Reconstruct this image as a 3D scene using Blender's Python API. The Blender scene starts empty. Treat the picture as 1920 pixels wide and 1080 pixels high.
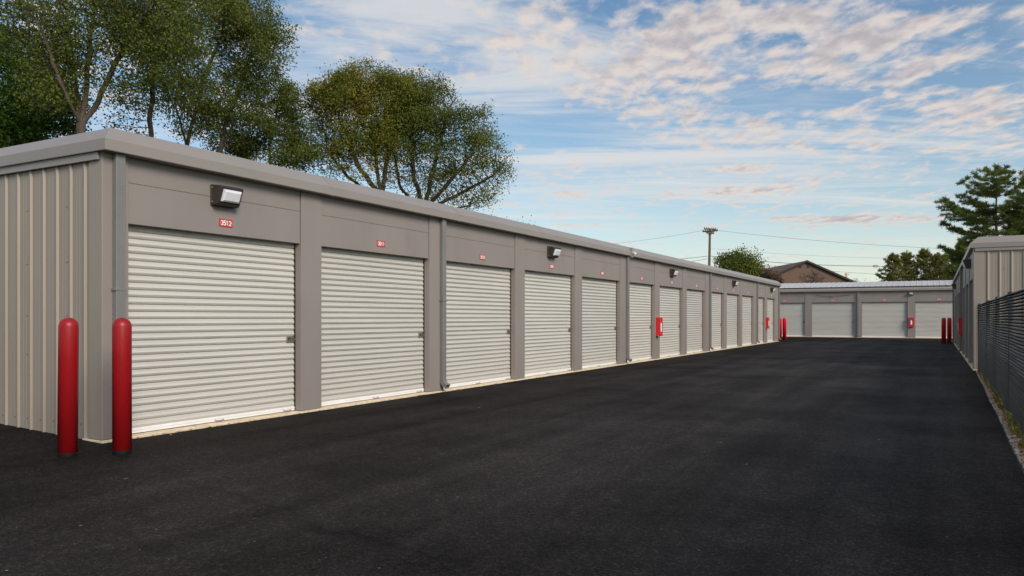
import bpy, math, random
import numpy as np
from mathutils import Vector, Matrix
R = math.radians
scene = bpy.context.scene
COL = scene.collection

# ------------------------------------------------------------------ camera
F = 1450.0                       # focal length in photo pixels (1920 wide)
HOR = 595.5                      # horizon row
EYE = 1.2
TH = math.atan(794.0 / F)
CS, SN = math.cos(TH), math.sin(TH)
cam = bpy.data.cameras.new('camera')
cam.sensor_width = 36.0
cam.lens = F / 1920 * 36
cam.shift_y = (HOR - 540) / 1920
cam.clip_start = 0.05
cam.clip_end = 3000
camo = bpy.data.objects.new('camera', cam)
camo.location = (0, 0, EYE)
camo.rotation_euler = (R(90), 0, TH)
COL.objects.link(camo)
scene.camera = camo

# ------------------------------------------------------------------ world
SUN_EL, SUN_AZ = R(31), R(118)   # azimuth clockwise from +Y
w = bpy.data.worlds.new('World'); scene.world = w
w.use_nodes = True
nt = w.node_tree; N = nt.nodes; L = nt.links
N.clear()
def nd(t, **k):
    n = N.new(t)
    for a, b in k.items():
        if a.startswith('i_'):
            n.inputs[a[2:].replace('_', ' ')].default_value = b
        else:
            setattr(n, a, b)
    return n
def mth(op, a, b=None, clamp=False, c=None):
    n = N.new('ShaderNodeMath'); n.operation = op; n.use_clamp = clamp
    for i, v in enumerate((a, b, c)):
        if v is None: continue
        if isinstance(v, (int, float)): n.inputs[i].default_value = v
        else: L.new(v, n.inputs[i])
    return n.outputs[0]
def mixc(f, a, b, bt='MIX'):
    n = N.new('ShaderNodeMix'); n.data_type = 'RGBA'; n.blend_type = bt
    for s, v in ((n.inputs[0], f), (n.inputs[6], a), (n.inputs[7], b)):
        if isinstance(v, (int, float)): s.default_value = v
        elif isinstance(v, tuple): s.default_value = (*v, 1) if len(v) == 3 else v
        else: L.new(v, s)
    return n.outputs[2]
def ss(x, a, b):
    n = N.new('ShaderNodeMapRange'); n.interpolation_type = 'SMOOTHSTEP'
    L.new(x, n.inputs[0]); n.inputs[1].default_value = a; n.inputs[2].default_value = b
    return n.outputs[0]
def noise(vec, scale, detail=6, rough=0.55, dist=0.0):
    n = N.new('ShaderNodeTexNoise'); L.new(vec, n.inputs['Vector'])
    n.inputs['Scale'].default_value = scale; n.inputs['Detail'].default_value = detail
    n.inputs['Roughness'].default_value = rough; n.inputs['Distortion'].default_value = dist
    return n.outputs[0]
sky = nd('ShaderNodeTexSky', sky_type='NISHITA', sun_disc=False, sun_elevation=SUN_EL,
         sun_rotation=SUN_AZ, air_density=1.0, dust_density=0.6, ozone_density=1.6)
tc = nd('ShaderNodeTexCoord')
HORC, CIRC, CLA, CLB = (8.9, 8.7, 7.0), (7.1, 7.0, 6.8), (6.9, 6.2, 5.8), (4.5, 4.1, 4.3)
# rotate so that x = across the lane view, y = away from the viewer
vr = nd('ShaderNodeVectorRotate', rotation_type='Z_AXIS'); vr.inputs['Angle'].default_value = -TH
L.new(tc.outputs['Generated'], vr.inputs['Vector'])
sep = nd('ShaderNodeSeparateXYZ'); L.new(vr.outputs[0], sep.inputs[0])
zc = mth('MAXIMUM', sep.outputs[2], 0.0)
den = mth('ADD', zc, 0.06)
px_, py_ = mth('DIVIDE', sep.outputs[0], den), mth('DIVIDE', sep.outputs[1], den)
cmb = nd('ShaderNodeCombineXYZ'); L.new(px_, cmb.inputs[0]); L.new(py_, cmb.inputs[1])
P = cmb.outputs[0]
mp = nd('ShaderNodeMapping'); L.new(P, mp.inputs[0]); mp.inputs['Rotation'].default_value = (0, 0, R(28)); mp.inputs['Scale'].default_value = (0.55, 1.5, 1)
mp.inputs['Location'].default_value = (3.1, 1.7, 0)
P2 = mp.outputs[0]

yq = mth('MAXIMUM', sep.outputs[1], 0.02)
S_ = mth('DIVIDE', sep.outputs[0], yq); T_ = mth('DIVIDE', sep.outputs[2], yq)   # direction as tangents
front = ss(sep.outputs[1], 0.05, 0.3)
def blob(u, v, ru, rv, amp, rot=0.0):
    """a cloud bank (or a clear gap) at a fixed direction in the sky"""
    s0, t0, rs, rt = (u - 960) / F, (HOR - v) / F, ru / F, rv / F
    c, n = math.cos(rot), math.sin(rot)
    ds = mth('SUBTRACT', S_, s0); dt = mth('SUBTRACT', T_, t0)
    a = mth('ADD', mth('MULTIPLY', ds, c / rs), mth('MULTIPLY', dt, n / rs))
    b = mth('ADD', mth('MULTIPLY', ds, -n / rt), mth('MULTIPLY', dt, c / rt))
    q = mth('ADD', mth('MULTIPLY', a, a), mth('MULTIPLY', b, b))
    return mth('MULTIPLY', mth('MULTIPLY', mth('EXPONENT', mth('MULTIPLY', q, -1.0)), amp), front)
def total(lst):
    o = lst[0]
    for x in lst[1:]: o = mth('ADD', o, x)
    return o
def mapped(rot, sc, loc=(0, 0, 0)):
    m_ = nd('ShaderNodeMapping'); L.new(P, m_.inputs[0]); m_.inputs['Rotation'].default_value = (0, 0, rot); m_.inputs['Scale'].default_value = sc; m_.inputs['Location'].default_value = loc
    return m_.outputs[0]
# altocumulus puffs
PA = mapped(R(12), (1.25, 0.80, 1)); PB = mapped(R(12), (1.25, 0.80, 1), (0.01, 0.05, 0))
fine = noise(PA, 9.5, 6, 0.55, 0.2); fineB = noise(PB, 9.5, 4, 0.55, 0.2)
mid = noise(PA, 3.0, 5, 0.55, 0.3); midB = noise(PB, 3.0, 4, 0.55, 0.3)
dens = mth('ADD', mth('MULTIPLY', fine, 0.55), mth('MULTIPLY', mid, 0.45)); densB = mth('ADD', mth('MULTIPLY', fineB, 0.55), mth('MULTIPLY', midB, 0.45))
bank = total([blob(1490, 35, 95, 26, .13, .05), blob(1640, 75, 140, 36, .15, .25), blob(1720, 125, 200, 18, .10, .22), blob(1830, 205, 150, 36, .13, .1),
              blob(1290, 215, 180, 22, .12, .02), blob(1180, 110, 230, 85, .085, -.2), blob(1350, 60, 200, 70, .09), blob(1370, 318, 60, 8, .20), blob(1410, 358, 120, 16, .15, .05),
              blob(1600, 411, 170, 11, .19), blob(1080, 365, 60, 8, .12), blob(1500, 260, 250, 30, .05),
              blob(1090, 235, 150, 28, -.22), blob(1500, 185, 120, 22, -.20, .1), blob(1860, 140, 90, 20, -.12, .2), blob(900, 200, 160, 60, -.10), blob(700, 40, 200, 60, -.05)])
top = ss(T_, 0.13, 0.30)
dd = total([dens, bank, mth('MULTIPLY', top, 0.035), -0.035 if False else mth('MULTIPLY', top, 0.0)])
cov1 = ss(dd, 0.49, 0.685)
lit = mth('MULTIPLY', mth('SUBTRACT', dens, densB), 7.0)
core = ss(total([dd, mth('MULTIPLY', lit, -0.16)]), 0.57, 0.79)
# thin streaks
st = noise(mapped(R(8), (0.20, 0.85, 1), (2.2, 0, 0)), 1.9, 9, 0.66, 1.1)
veil = total([blob(1350, 300, 420, 40, .16, .06), blob(700, 60, 260, 90, .17, .35), blob(1000, 90, 160, 120, .12), blob(1050, 300, 200, 22, .10, .2), blob(1500, 360, 500, 30, .05), blob(1000, 240, 160, 30, -.10), blob(1150, 420, 300, 20, .06)])
cov2 = mth('MULTIPLY', ss(mth('ADD', st, veil), 0.46, 0.74), 0.74)
skyc = mixc(1.0, sky.outputs[0], (0.90, 1.07, 1.12), 'MULTIPLY')
hz = mth('POWER', mth('SUBTRACT', 1.0, zc, True), 9.0)
skyc = mixc(mth('MULTIPLY', hz, 0.80), skyc, HORC)
s1 = mixc(cov2, skyc, CIRC)
cl = mixc(core, CLA, CLB)
s2 = mixc(mth('MULTIPLY', cov1, 0.92), s1, cl)
bg = nd('ShaderNodeBackground'); L.new(s2, bg.inputs[0]); bg.inputs[1].default_value = 0.078
wo = nd('ShaderNodeOutputWorld'); L.new(bg.outputs[0], wo.inputs[0])

# ------------------------------------------------------------------ sun
sl = bpy.data.lights.new('sun', 'SUN'); sl.energy = 2.0; sl.angle = R(24); sl.color = (1.0, 0.90, 0.79)
so = bpy.data.objects.new('sun', sl); COL.objects.link(so)
sd = Vector((math.sin(SUN_AZ) * math.cos(SUN_EL), math.cos(SUN_AZ) * math.cos(SUN_EL), math.sin(SUN_EL)))
so.rotation_euler = sd.to_track_quat('Z', 'Y').to_euler()
so.location = (0, -5, 20)
scene.view_settings.view_transform = 'Standard'
scene.view_settings.look = 'None'
scene.view_settings.exposure = 0.5
scene.view_settings.gamma = 1.0

# ------------------------------------------------------------------ helpers
def world(u, depth, v=None, z=0.0):
    """photo column u at a given distance in front of the camera -> world point"""
    lat = (u - 960) / F * depth
    if v is not None: z = EYE + (HOR - v) / F * depth
    return Vector((lat * CS - depth * SN, lat * SN + depth * CS, z))
class MB:
    def __init__(s): s.v = []; s.f = []
    def add(s, vs, fs):
        o = len(s.v); s.v += [tuple(p) for p in vs]; s.f += [tuple(i + o for i in f) for f in fs]; return s
    def box(s, a, b, M=None):
        x0, y0, z0 = a; x1, y1, z1 = b
        vs = [(x0,y0,z0),(x1,y0,z0),(x1,y1,z0),(x0,y1,z0),(x0,y0,z1),(x1,y0,z1),(x1,y1,z1),(x0,y1,z1)]
        if M is not None: vs = [M @ Vector(p) for p in vs]
        return s.add(vs, [(0,3,2,1),(4,5,6,7),(0,1,5,4),(1,2,6,5),(2,3,7,6),(3,0,4,7)])
    def bbox(s, a, b, c=0.004):
        """box with chamfered vertical and horizontal edges"""
        x0,y0,z0 = a; x1,y1,z1 = b
        rings = []
        for (z, i) in ((z0, c), (z0 + c, 0), (z1 - c, 0), (z1, c)):
            X0, X1, Y0, Y1 = x0 + i, x1 - i, y0 + i, y1 - i
            rings.append([(X0 + c, Y0, z), (X1 - c, Y0, z), (X1, Y0 + c, z), (X1, Y1 - c, z), (X1 - c, Y1, z), (X0 + c, Y1, z), (X0, Y1 - c, z), (X0, Y0 + c, z)])
        vs = [p for r in rings for p in r]; fs = [tuple(reversed(range(8))), tuple(range(24, 32))]
        for k in range(3):
            for j in range(8): fs.append((k*8+j, k*8+(j+1) % 8, k*8+8+(j+1) % 8, k*8+8+j))
        return s.add(vs, fs)
    def tube(s, pts, rad, n=8, cap=True):
        pts = [Vector(p) for p in pts]
        rad = rad if hasattr(rad, '__len__') else [rad] * len(pts)
        o = len(s.v); up = Vector((0.31, 0.17, 0.93))
        for i, p in enumerate(pts):
            d = (pts[min(i + 1, len(pts) - 1)] - pts[max(i - 1, 0)]).normalized()
            a = d.cross(up)
            if a.length < 1e-3: a = d.cross(Vector((1, 0, 0)))
            a.normalize(); b = d.cross(a)
            for k in range(n):
                t = 2 * math.pi * k / n
                s.v.append(tuple(p + (a * math.cos(t) + b * math.sin(t)) * rad[i]))
        for i in range(len(pts) - 1):
            for k in range(n):
                s.f.append((o+i*n+k, o+i*n+(k+1) % n, o+(i+1)*n+(k+1) % n, o+(i+1)*n+k))
        if cap:
            s.f.append(tuple(o + k for k in reversed(range(n)))); s.f.append(tuple(o + (len(pts)-1)*n + k for k in range(n)))
        return s
    def prism(s, prof, x0, x1):
        """closed (y,z) profile swept from x0 to x1"""
        n = len(prof)
        vs = [(x0, y, z) for y, z in prof] + [(x1, y, z) for y, z in prof]
        fs = [(i, (i + 1) % n, n + (i + 1) % n, n + i) for i in range(n)] + [tuple(reversed(range(n))), tuple(range(n, 2*n))]
        return s.add(vs, fs)
    def lathe(s, prof, n=24, c=(0, 0, 0)):
        o = len(s.v)
        for r, z in prof:
            for k in range(n):
                t = 2 * math.pi * k / n
                s.v.append((c[0] + r * math.cos(t), c[1] + r * math.sin(t), c[2] + z))
        for i in range(len(prof) - 1):
            for k in range(n):
                s.f.append((o+i*n+k, o+i*n+(k+1) % n, o+(i+1)*n+(k+1) % n, o+(i+1)*n+k))
        return s
    def build(s, name, m, parent=None, smooth=False, fix=True):
        me = bpy.data.meshes.new(name); me.from_pydata(s.v, [], s.f); me.update()
        if fix:
            import bmesh
            b = bmesh.new(); b.from_mesh(me); bmesh.ops.recalc_face_normals(b, faces=b.faces); b.to_mesh(me); b.free()
        if m: me.materials.append(m)
        if smooth: me.polygons.foreach_set('use_smooth', [True] * len(me.polygons))
        o = bpy.data.objects.new(name, me); COL.objects.link(o)
        if parent: o.parent = parent
        return o
def meshobj(name, V, Fq, m, parent=None, smooth=False):
    """fast numpy quads"""
    me = bpy.data.meshes.new(name)
    V = np.asarray(V, dtype=np.float32); Fq = np.asarray(Fq, dtype=np.int32); k = Fq.shape[1]
    me.vertices.add(len(V)); me.vertices.foreach_set('co', V.ravel())
    me.loops.add(Fq.size); me.loops.foreach_set('vertex_index', Fq.ravel())
    me.polygons.add(len(Fq)); me.polygons.foreach_set('loop_start', np.arange(0, Fq.size, k, dtype=np.int32))
    me.polygons.foreach_set('loop_total', np.full(len(Fq), k, dtype=np.int32))
    if smooth: me.polygons.foreach_set('use_smooth', np.ones(len(Fq), dtype=bool))
    me.update(calc_edges=True); me.validate()
    me.materials.append(m)
    o = bpy.data.objects.new(name, me); COL.objects.link(o)
    if parent: o.parent = parent
    return o
def tag(o, label=None, cat=None, group=None, kind=None):
    if label: o['label'] = label
    if cat: o['category'] = cat
    if group: o['group'] = group
    if kind: o['kind'] = kind
    return o
def empty(name, loc=(0, 0, 0), rz=0, label=None, cat=None, group=None):
    o = bpy.data.objects.new(name, None); COL.objects.link(o); o.location = loc; o.rotation_euler = (0, 0, rz)
    o.empty_display_size = 0.2
    return tag(o, label, cat, group)
def copy_thing(o, parent=None):
    c = o.copy(); COL.objects.link(c); c.parent = parent
    for ch in list(o.children): copy_thing(ch, c)
    return c

# ------------------------------------------------------------------ materials
def mat(name, col, rough=0.5, metal=0.0, spec=0.5, var=0.06, vscale=3.0, bump=0.0, bscale=60.0, stretch=(1, 1, 1), dirt=None, rvar=0.08, coat=0.0):
    m = bpy.data.materials.new(name); m.use_nodes = True
    n = m.node_tree.nodes; l = m.node_tree.links; b = n['Principled BSDF']
    b.inputs['Roughness'].default_value = rough; b.inputs['Metallic'].default_value = metal
    b.inputs['Specular IOR Level'].default_value = spec
    if coat: b.inputs['Coat Weight'].default_value = coat; b.inputs['Coat Roughness'].default_value = 0.12
    t = n.new('ShaderNodeTexCoord'); mp = n.new('ShaderNodeMapping'); mp.inputs['Scale'].default_value = stretch
    l.new(t.outputs['Object'], mp.inputs[0])
    no = n.new('ShaderNodeTexNoise'); no.inputs['Scale'].default_value = vscale; no.inputs['Detail'].default_value = 6; no.inputs['Roughness'].default_value = 0.6
    l.new(mp.outputs[0], no.inputs['Vector'])
    cr = n.new('ShaderNodeValToRGB')
    cr.color_ramp.elements[0].position = 0.3; cr.color_ramp.elements[1].position = 0.7
    cr.color_ramp.elements[0].color = (*[c * (1 - var) for c in col], 1)
    cr.color_ramp.elements[1].color = (*[min(1, c * (1 + var)) for c in col], 1)
    l.new(no.outputs[0], cr.inputs[0]); out = cr.outputs[0]
    if dirt:
        dc, dpos, dscale = dirt
        n2 = n.new('ShaderNodeTexNoise'); n2.inputs['Scale'].default_value = dscale; n2.inputs['Detail'].default_value = 8; n2.inputs['Roughness'].default_value = 0.65
        l.new(mp.outputs[0], n2.inputs['Vector'])
        r2 = n.new('ShaderNodeMapRange'); r2.inputs[1].default_value = dpos; r2.inputs[2].default_value = dpos + 0.12
        l.new(n2.outputs[0], r2.inputs[0])
        mx = n.new('ShaderNodeMix'); mx.data_type = 'RGBA'; l.new(r2.outputs[0], mx.inputs[0]); l.new(out, mx.inputs[6]); mx.inputs[7].default_value = (*dc, 1)
        out = mx.outputs[2]
    l.new(out, b.inputs['Base Color'])
    if rvar:
        mr = n.new('ShaderNodeMapRange'); mr.inputs[3].default_value = rough - rvar; mr.inputs[4].default_value = rough + rvar
        l.new(no.outputs[0], mr.inputs[0]); l.new(mr.outputs[0], b.inputs['Roughness'])
    if bump:
        nb = n.new('ShaderNodeTexNoise'); nb.inputs['Scale'].default_value = bscale; nb.inputs['Detail'].default_value = 4
        l.new(mp.outputs[0], nb.inputs['Vector'])
        bp = n.new('ShaderNodeBump'); bp.inputs['Strength'].default_value = bump; bp.inputs['Distance'].default_value = 0.01
        l.new(nb.outputs[0], bp.inputs['Height']); l.new(bp.outputs[0], b.inputs['Normal'])
    return m
M = {}
M['wall'] = mat('taupe_sheet_metal', (0.335, 0.288, 0.238), 0.42, bump=0.10, bscale=5, vscale=1.2, stretch=(1, 1, 0.25))
M['front'] = mat('taupe_stucco_panel', (0.280, 0.245, 0.222), 0.52, dirt=((0.235, 0.203, 0.18), 0.60, 1.3), stretch=(1, 1, 0.35), bump=0.10, bscale=220, vscale=1.5)
M['trim'] = mat('taupe_painted_trim', (0.300, 0.270, 0.245), 0.36, bump=0.06, bscale=3, vscale=1.0)
M['spout'] = mat('grey_taupe_spout_paint', (0.215, 0.208, 0.200), 0.30, bump=0.04, bscale=4)
M['door'] = mat('pale_grey_door_enamel', (0.59, 0.57, 0.515), 0.34, var=0.05, vscale=1.4, stretch=(0.5, 1, 5), bump=0.14, bscale=2.5, dirt=((0.40, 0.38, 0.33), 0.64, 2.6))
def obj_random(m, amt):
    n = m.node_tree.nodes; l = m.node_tree.links; b = n['Principled BSDF']; src = b.inputs['Base Color'].links[0].from_socket
    oi = n.new('ShaderNodeObjectInfo'); mr = n.new('ShaderNodeMapRange'); mr.inputs[3].default_value = 1 - amt; mr.inputs[4].default_value = 1 + amt
    l.new(oi.outputs['Random'], mr.inputs[0]); h = n.new('ShaderNodeHueSaturation'); l.new(mr.outputs[0], h.inputs['Value']); l.new(src, h.inputs['Color']); l.new(h.outputs[0], b.inputs['Base Color'])
obj_random(M['door'], 0.05)
M['bar'] = mat('white_aluminium_bar', (0.84, 0.84, 0.83), 0.38, var=0.06, dirt=((0.33, 0.26, 0.2), 0.66, 14))
M['steel'] = mat('galvanised_latch_steel', (0.52, 0.49, 0.42), 0.32, metal=0.85)
M['screw'] = mat('dark_screw_head', (0.10, 0.085, 0.075), 0.5)
M['bar_dark'] = mat('dull_grey_bar', (0.10, 0.10, 0.10), 0.5)
M['brass'] = mat('brass_lock', (0.75, 0.38, 0.10), 0.3, metal=0.8)
M['dark'] = mat('dark_void', (0.02, 0.02, 0.02), 0.8)
M['concrete'] = mat('cream_concrete', (0.80, 0.66, 0.47), 0.85, var=0.2, vscale=9, bump=0.5, bscale=40, dirt=((0.16, 0.11, 0.07), 0.60, 11))
M['bronze'] = mat('dark_bronze_housing', (0.042, 0.034, 0.030), 0.42, bump=0.05)
M['lens'] = mat('frosted_prismatic_lens', (0.80, 0.80, 0.84), 0.22, bump=0.35, bscale=160, vscale=20)
M['redsign'] = mat('red_sign_plate', (0.60, 0.018, 0.022), 0.35)
M['white'] = mat('white_lettering', (0.86, 0.86, 0.84), 0.4)
M['redpost'] = mat('red_bollard_plastic', (0.33, 0.006, 0.009), 0.42, var=0.10, vscale=5, bump=0.10, bscale=5, dirt=((0.24, 0.03, 0.03), 0.64, 7), rvar=0.14)
M['redbright'] = mat('bright_red_enamel', (0.74, 0.012, 0.022), 0.35, var=0.06)
M['blackbase'] = mat('black_rubber', (0.003, 0.006, 0.005), 0.7, spec=0.2, bump=0.4, bscale=60)
M['roofwhite'] = mat('pale_galvalume_roof', (0.58, 0.57, 0.57), 0.45, metal=0.1, var=0.08, vscale=0.8, bump=0.05, bscale=3)
M['mesh'] = mat('black_vinyl', (0.026, 0.026, 0.026), 0.35, var=0.2)
M['slat'] = mat('black_privacy_slats', (0.022, 0.023, 0.023), 0.45, var=0.7, vscale=2.2)
M['wood'] = mat('weathered_pole_wood', (0.16, 0.10, 0.065), 0.8, var=0.25, stretch=(6, 6, 1), vscale=4, bump=0.3, bscale=20)
M['wire'] = mat('dark_cable', (0.05, 0.05, 0.055), 0.6)
M['bark'] = mat('grey_brown_bark', (0.085, 0.064, 0.046), 0.9, var=0.35, vscale=3, stretch=(4, 4, 1), bump=0.6, bscale=14)
M['barkdark'] = mat('dark_twig_bark', (0.055, 0.038, 0.028), 0.9, var=0.3, vscale=3, stretch=(4, 4, 1), bump=0.5, bscale=14)
M['barkpine'] = mat('reddish_pine_bark', (0.20, 0.12, 0.08), 0.9, var=0.3, vscale=3, stretch=(3, 3, 1), bump=0.6, bscale=10)
M['brownwall'] = mat('brown_lap_siding', (0.155, 0.098, 0.068), 0.8, var=0.08, vscale=1.0, stretch=(0.3, 0.3, 9))
M['brownroof'] = mat('brown_shingles', (0.150, 0.095, 0.066), 0.85, var=0.10, vscale=2, bump=0.3, bscale=8, stretch=(1, 1, 3))
M['darktrim'] = mat('dark_brown_trim', (0.035, 0.028, 0.024), 0.7)
M['glass'] = mat('cabinet_glass', (0.10, 0.10, 0.11), 0.08, spec=0.8)

def leafmat(name, cols, scale=0.45, trans=0.35):
    m = bpy.data.materials.new(name); m.use_nodes = True
    n = m.node_tree.nodes; l = m.node_tree.links; n.clear()
    t = n.new('ShaderNodeTexCoord'); no = n.new('ShaderNodeTexNoise'); no.inputs['Scale'].default_value = scale; no.inputs['Detail'].default_value = 5
    no.inputs['Roughness'].default_value = 0.75
    l.new(t.outputs['Object'], no.inputs['Vector'])
    cr = n.new('ShaderNodeValToRGB'); e = cr.color_ramp.elements
    e[0].position = 0.32; e[1].position = 0.70; e[0].color = (*cols[0], 1); e[1].color = (*cols[-1], 1)
    for i, c in enumerate(cols[1:-1]):
        q = e.new(0.32 + 0.38 * (i + 1) / (len(cols) - 1)); q.color = (*c, 1)
    l.new(no.outputs[0], cr.inputs[0])
    d = n.new('ShaderNodeBsdfPrincipled'); d.inputs['Roughness'].default_value = 0.55; d.inputs['Specular IOR Level'].default_value = 0.25
    tr = n.new('ShaderNodeBsdfTranslucent'); mx = n.new('ShaderNodeMixShader'); mx.inputs[0].default_value = trans
    l.new(cr.outputs[0], d.inputs['Base Color']); l.new(cr.outputs[0], tr.inputs[0])
    l.new(d.outputs[0], mx.inputs[1]); l.new(tr.outputs[0], mx.inputs[2])
    o = n.new('ShaderNodeOutputMaterial'); l.new(mx.outputs[0], o.inputs[0])
    return m
M['leaf_dark'] = leafmat('dark_green_leaves', [(0.0684, 0.0939, 0.018), (0.1242, 0.1597, 0.0252), (0.2112, 0.2231, 0.0396)])
M['leaf_deep'] = leafmat('deep_green_leaves', [(0.0358, 0.0799, 0.011), (0.0713, 0.1425, 0.0157), (0.1188, 0.1902, 0.0237)])
M['leaf_olive'] = leafmat('olive_green_leaves', [(0.0787, 0.1056, 0.0218), (0.1349, 0.1689, 0.0302), (0.2248, 0.2323, 0.042)])
M['leaf_yellow'] = leafmat('yellowing_leaves', [(0.0854, 0.1174, 0.0172), (0.1878, 0.1988, 0.0264), (0.3415, 0.2839, 0.0396)])
M['leaf_brown'] = leafmat('brown_autumn_leaves', [(0.13, 0.085, 0.055), (0.20, 0.14, 0.10), (0.26, 0.19, 0.14)])
M['leaf_pine'] = leafmat('pine_needles', [(0.0681, 0.1082, 0.0254), (0.1485, 0.1893, 0.0399), (0.2785, 0.2974, 0.0636)], trans=0.25)
M['leaf_pinefar'] = leafmat('olive_pine_needles', [(0.0936, 0.1046, 0.0215), (0.1756, 0.1811, 0.0343), (0.2808, 0.2616, 0.0543)], trans=0.25)

# asphalt
def asphalt_mat():
    m = bpy.data.materials.new('fresh_black_asphalt'); m.use_nodes = True
    n = m.node_tree.nodes; l = m.node_tree.links; b = n['Principled BSDF']
    g = n.new('ShaderNodeNewGeometry')
    def nz(scale, det, rough=0.6, sc=(1, 1, 1)):
        mp = n.new('ShaderNodeMapping'); mp.inputs['Scale'].default_value = sc; l.new(g.outputs['Position'], mp.inputs[0])
        x = n.new('ShaderNodeTexNoise'); x.inputs['Scale'].default_value = scale; x.inputs['Detail'].default_value = det; x.inputs['Roughness'].default_value = rough
        l.new(mp.outputs[0], x.inputs['Vector']); return x.outputs[0]
    def rng(x, a, b_, c, d):
        r = n.new('ShaderNodeMapRange'); l.new(x, r.inputs[0])
        for i, v in enumerate((a, b_, c, d)): r.inputs[i + 1].default_value = v
        return r.outputs[0]
    def mul(a, c):
        x = n.new('ShaderNodeMath'); x.operation = 'MULTIPLY'
        for i, v in enumerate((a, c)):
            if isinstance(v, float): x.inputs[i].default_value = v
            else: l.new(v, x.inputs[i])
        return x.outputs[0]
    def agg(scale, lo_, hi_, pw):
        v_ = n.new('ShaderNodeTexVoronoi'); v_.inputs['Scale'].default_value = scale; l.new(g.outputs['Position'], v_.inputs['Vector'])
        s_ = n.new('ShaderNodeSeparateColor'); l.new(v_.outputs['Color'], s_.inputs[0])
        p_ = n.new('ShaderNodeMath'); p_.operation = 'POWER'; l.new(s_.outputs[1], p_.inputs[0]); p_.inputs[1].default_value = pw
        return rng(p_.outputs[0], 0, 1, lo_, hi_)
    grain = mul(mul(agg(110, 0.5, 2.6, 2.2), agg(48, 0.8, 1.7, 3.0)), rng(nz(7, 6, 0.75), 0.3, 0.7, 0.68, 1.34))
    patch = rng(nz(0.45, 6, 0.65), 0.33, 0.67, 0.60, 1.5)
    track = rng(nz(1.9, 5, 0.6, (1, 0.05, 1)), 0.35, 0.65, 0.74, 1.32)
    # darker paving colour beyond the ends of the two long buildings
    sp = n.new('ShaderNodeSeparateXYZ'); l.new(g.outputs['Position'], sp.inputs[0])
    wob = n.new('ShaderNodeMath'); wob.operation = 'MULTIPLY_ADD'; l.new(nz(0.3, 3), wob.inputs[0]); wob.inputs[1].default_value = 2.0; l.new(sp.outputs[1], wob.inputs[2])
    far = rng(wob.outputs[0], 42.4, 42.8, 1.0, 0.42)
    def line(a, b_, wdt, lo_, wob_=0.25, ext=0.0):
        ax, ay = a; bx, by = b_; ln = math.hypot(bx - ax, by - ay); nx_, ny_ = -(by - ay) / ln, (bx - ax) / ln
        def mm(op, p, q, c=None):
            x = n.new('ShaderNodeMath'); x.operation = op
            for i, v in enumerate((p, q, c)):
                if v is None: continue
                if isinstance(v, (int, float)): x.inputs[i].default_value = v
                else: l.new(v, x.inputs[i])
            return x.outputs[0]
        d = mm('ADD', mm('MULTIPLY', sp.outputs[0], nx_), mm('MULTIPLY', sp.outputs[1], ny_))
        d = mm('SUBTRACT', d, ax * nx_ + ay * ny_)
        d = mm('ABSOLUTE', mm('ADD', d, mm('MULTIPLY', mm('SUBTRACT', nz(0.9, 4, 0.6), 0.5), wob_)), 0)
        t = mm('ADD', mm('MULTIPLY', sp.outputs[0], (bx - ax) / ln), mm('MULTIPLY', sp.outputs[1], (by - ay) / ln))
        t = mm('ABSOLUTE', mm('SUBTRACT', t, (ax + bx) / 2 * (bx - ax) / ln + (ay + by) / 2 * (by - ay) / ln), 0)
        e = rng(t, ln / 2 - 0.1, ln / 2 + 0.6, 0.0, 1.0)
        f = rng(mm('DIVIDE', d, wdt), 0.15, 1.0, 0.0, 1.0)
        f = mm('MAXIMUM', f, e)
        x = rng(f, 0.0, 1.0, lo_, 1.0)
        return x
    def gp(u, v):
        p = world(u, F * EYE / (v - HOR)); return (p.x, p.y)
    side = rng(sp.outputs[0], -7.0, -3.6, 0.62, 1.0)  # lane wear plus shade at the left doors, both put into the colour
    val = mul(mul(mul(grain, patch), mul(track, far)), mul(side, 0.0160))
    val = mul(val, mul(line(gp(383, 901), gp(640, 1000), 0.07, 0.6, 0.7), line(gp(560, 980), gp(842, 1055), 0.06, 0.6, 0.7)))
    val = mul(val, mul(line(gp(300, 1005), gp(560, 958), 0.05, 1.35, 0.15), line((-0.62, 4.0), (-0.62, 11.5), 0.010, 0.7, 0.10)))
    val = mul(val, mul(line((-6.2, 17.8), (0.6, 17.2), 0.10, 1.25, 0.2), line((-2.3, 8.0), (-2.6, 36), 0.35, 1.22, 0.4)))
    cc = n.new('ShaderNodeCombineColor'); l.new(mul(val, 1.18), cc.inputs[0]); l.new(val, cc.inputs[1]); l.new(mul(val, 0.90), cc.inputs[2])
    # pale grit flecks
    vo = n.new('ShaderNodeTexVoronoi'); vo.inputs['Scale'].default_value = 15; l.new(g.outputs['Position'], vo.inputs['Vector'])
    ms = nz(2.2, 5)
    thr = rng(ms, 0.42, 0.72, 0.03, 0.11)
    lt = n.new('ShaderNodeMath'); lt.operation = 'LESS_THAN'; l.new(vo.outputs['Distance'], lt.inputs[0]); l.new(thr, lt.inputs[1])
    rc = n.new('ShaderNodeSeparateColor'); l.new(vo.outputs['Color'], rc.inputs[0])
    gt = n.new('ShaderNodeMath'); gt.operation = 'GREATER_THAN'; l.new(rc.outputs[0], gt.inputs[0]); gt.inputs[1].default_value = 0.82
    mx = n.new('ShaderNodeMix'); mx.data_type = 'RGBA'; l.new(mul(lt.outputs[0], gt.outputs[0]), mx.inputs[0]); l.new(cc.outputs[0], mx.inputs[6]); mx.inputs[7].default_value = (0.42, 0.37, 0.31, 1)
    l.new(mx.outputs[2], b.inputs['Base Color'])
    l.new(mul(mul(patch, track), mul(side, 0.155)), b.inputs['Specular IOR Level'])
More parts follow.
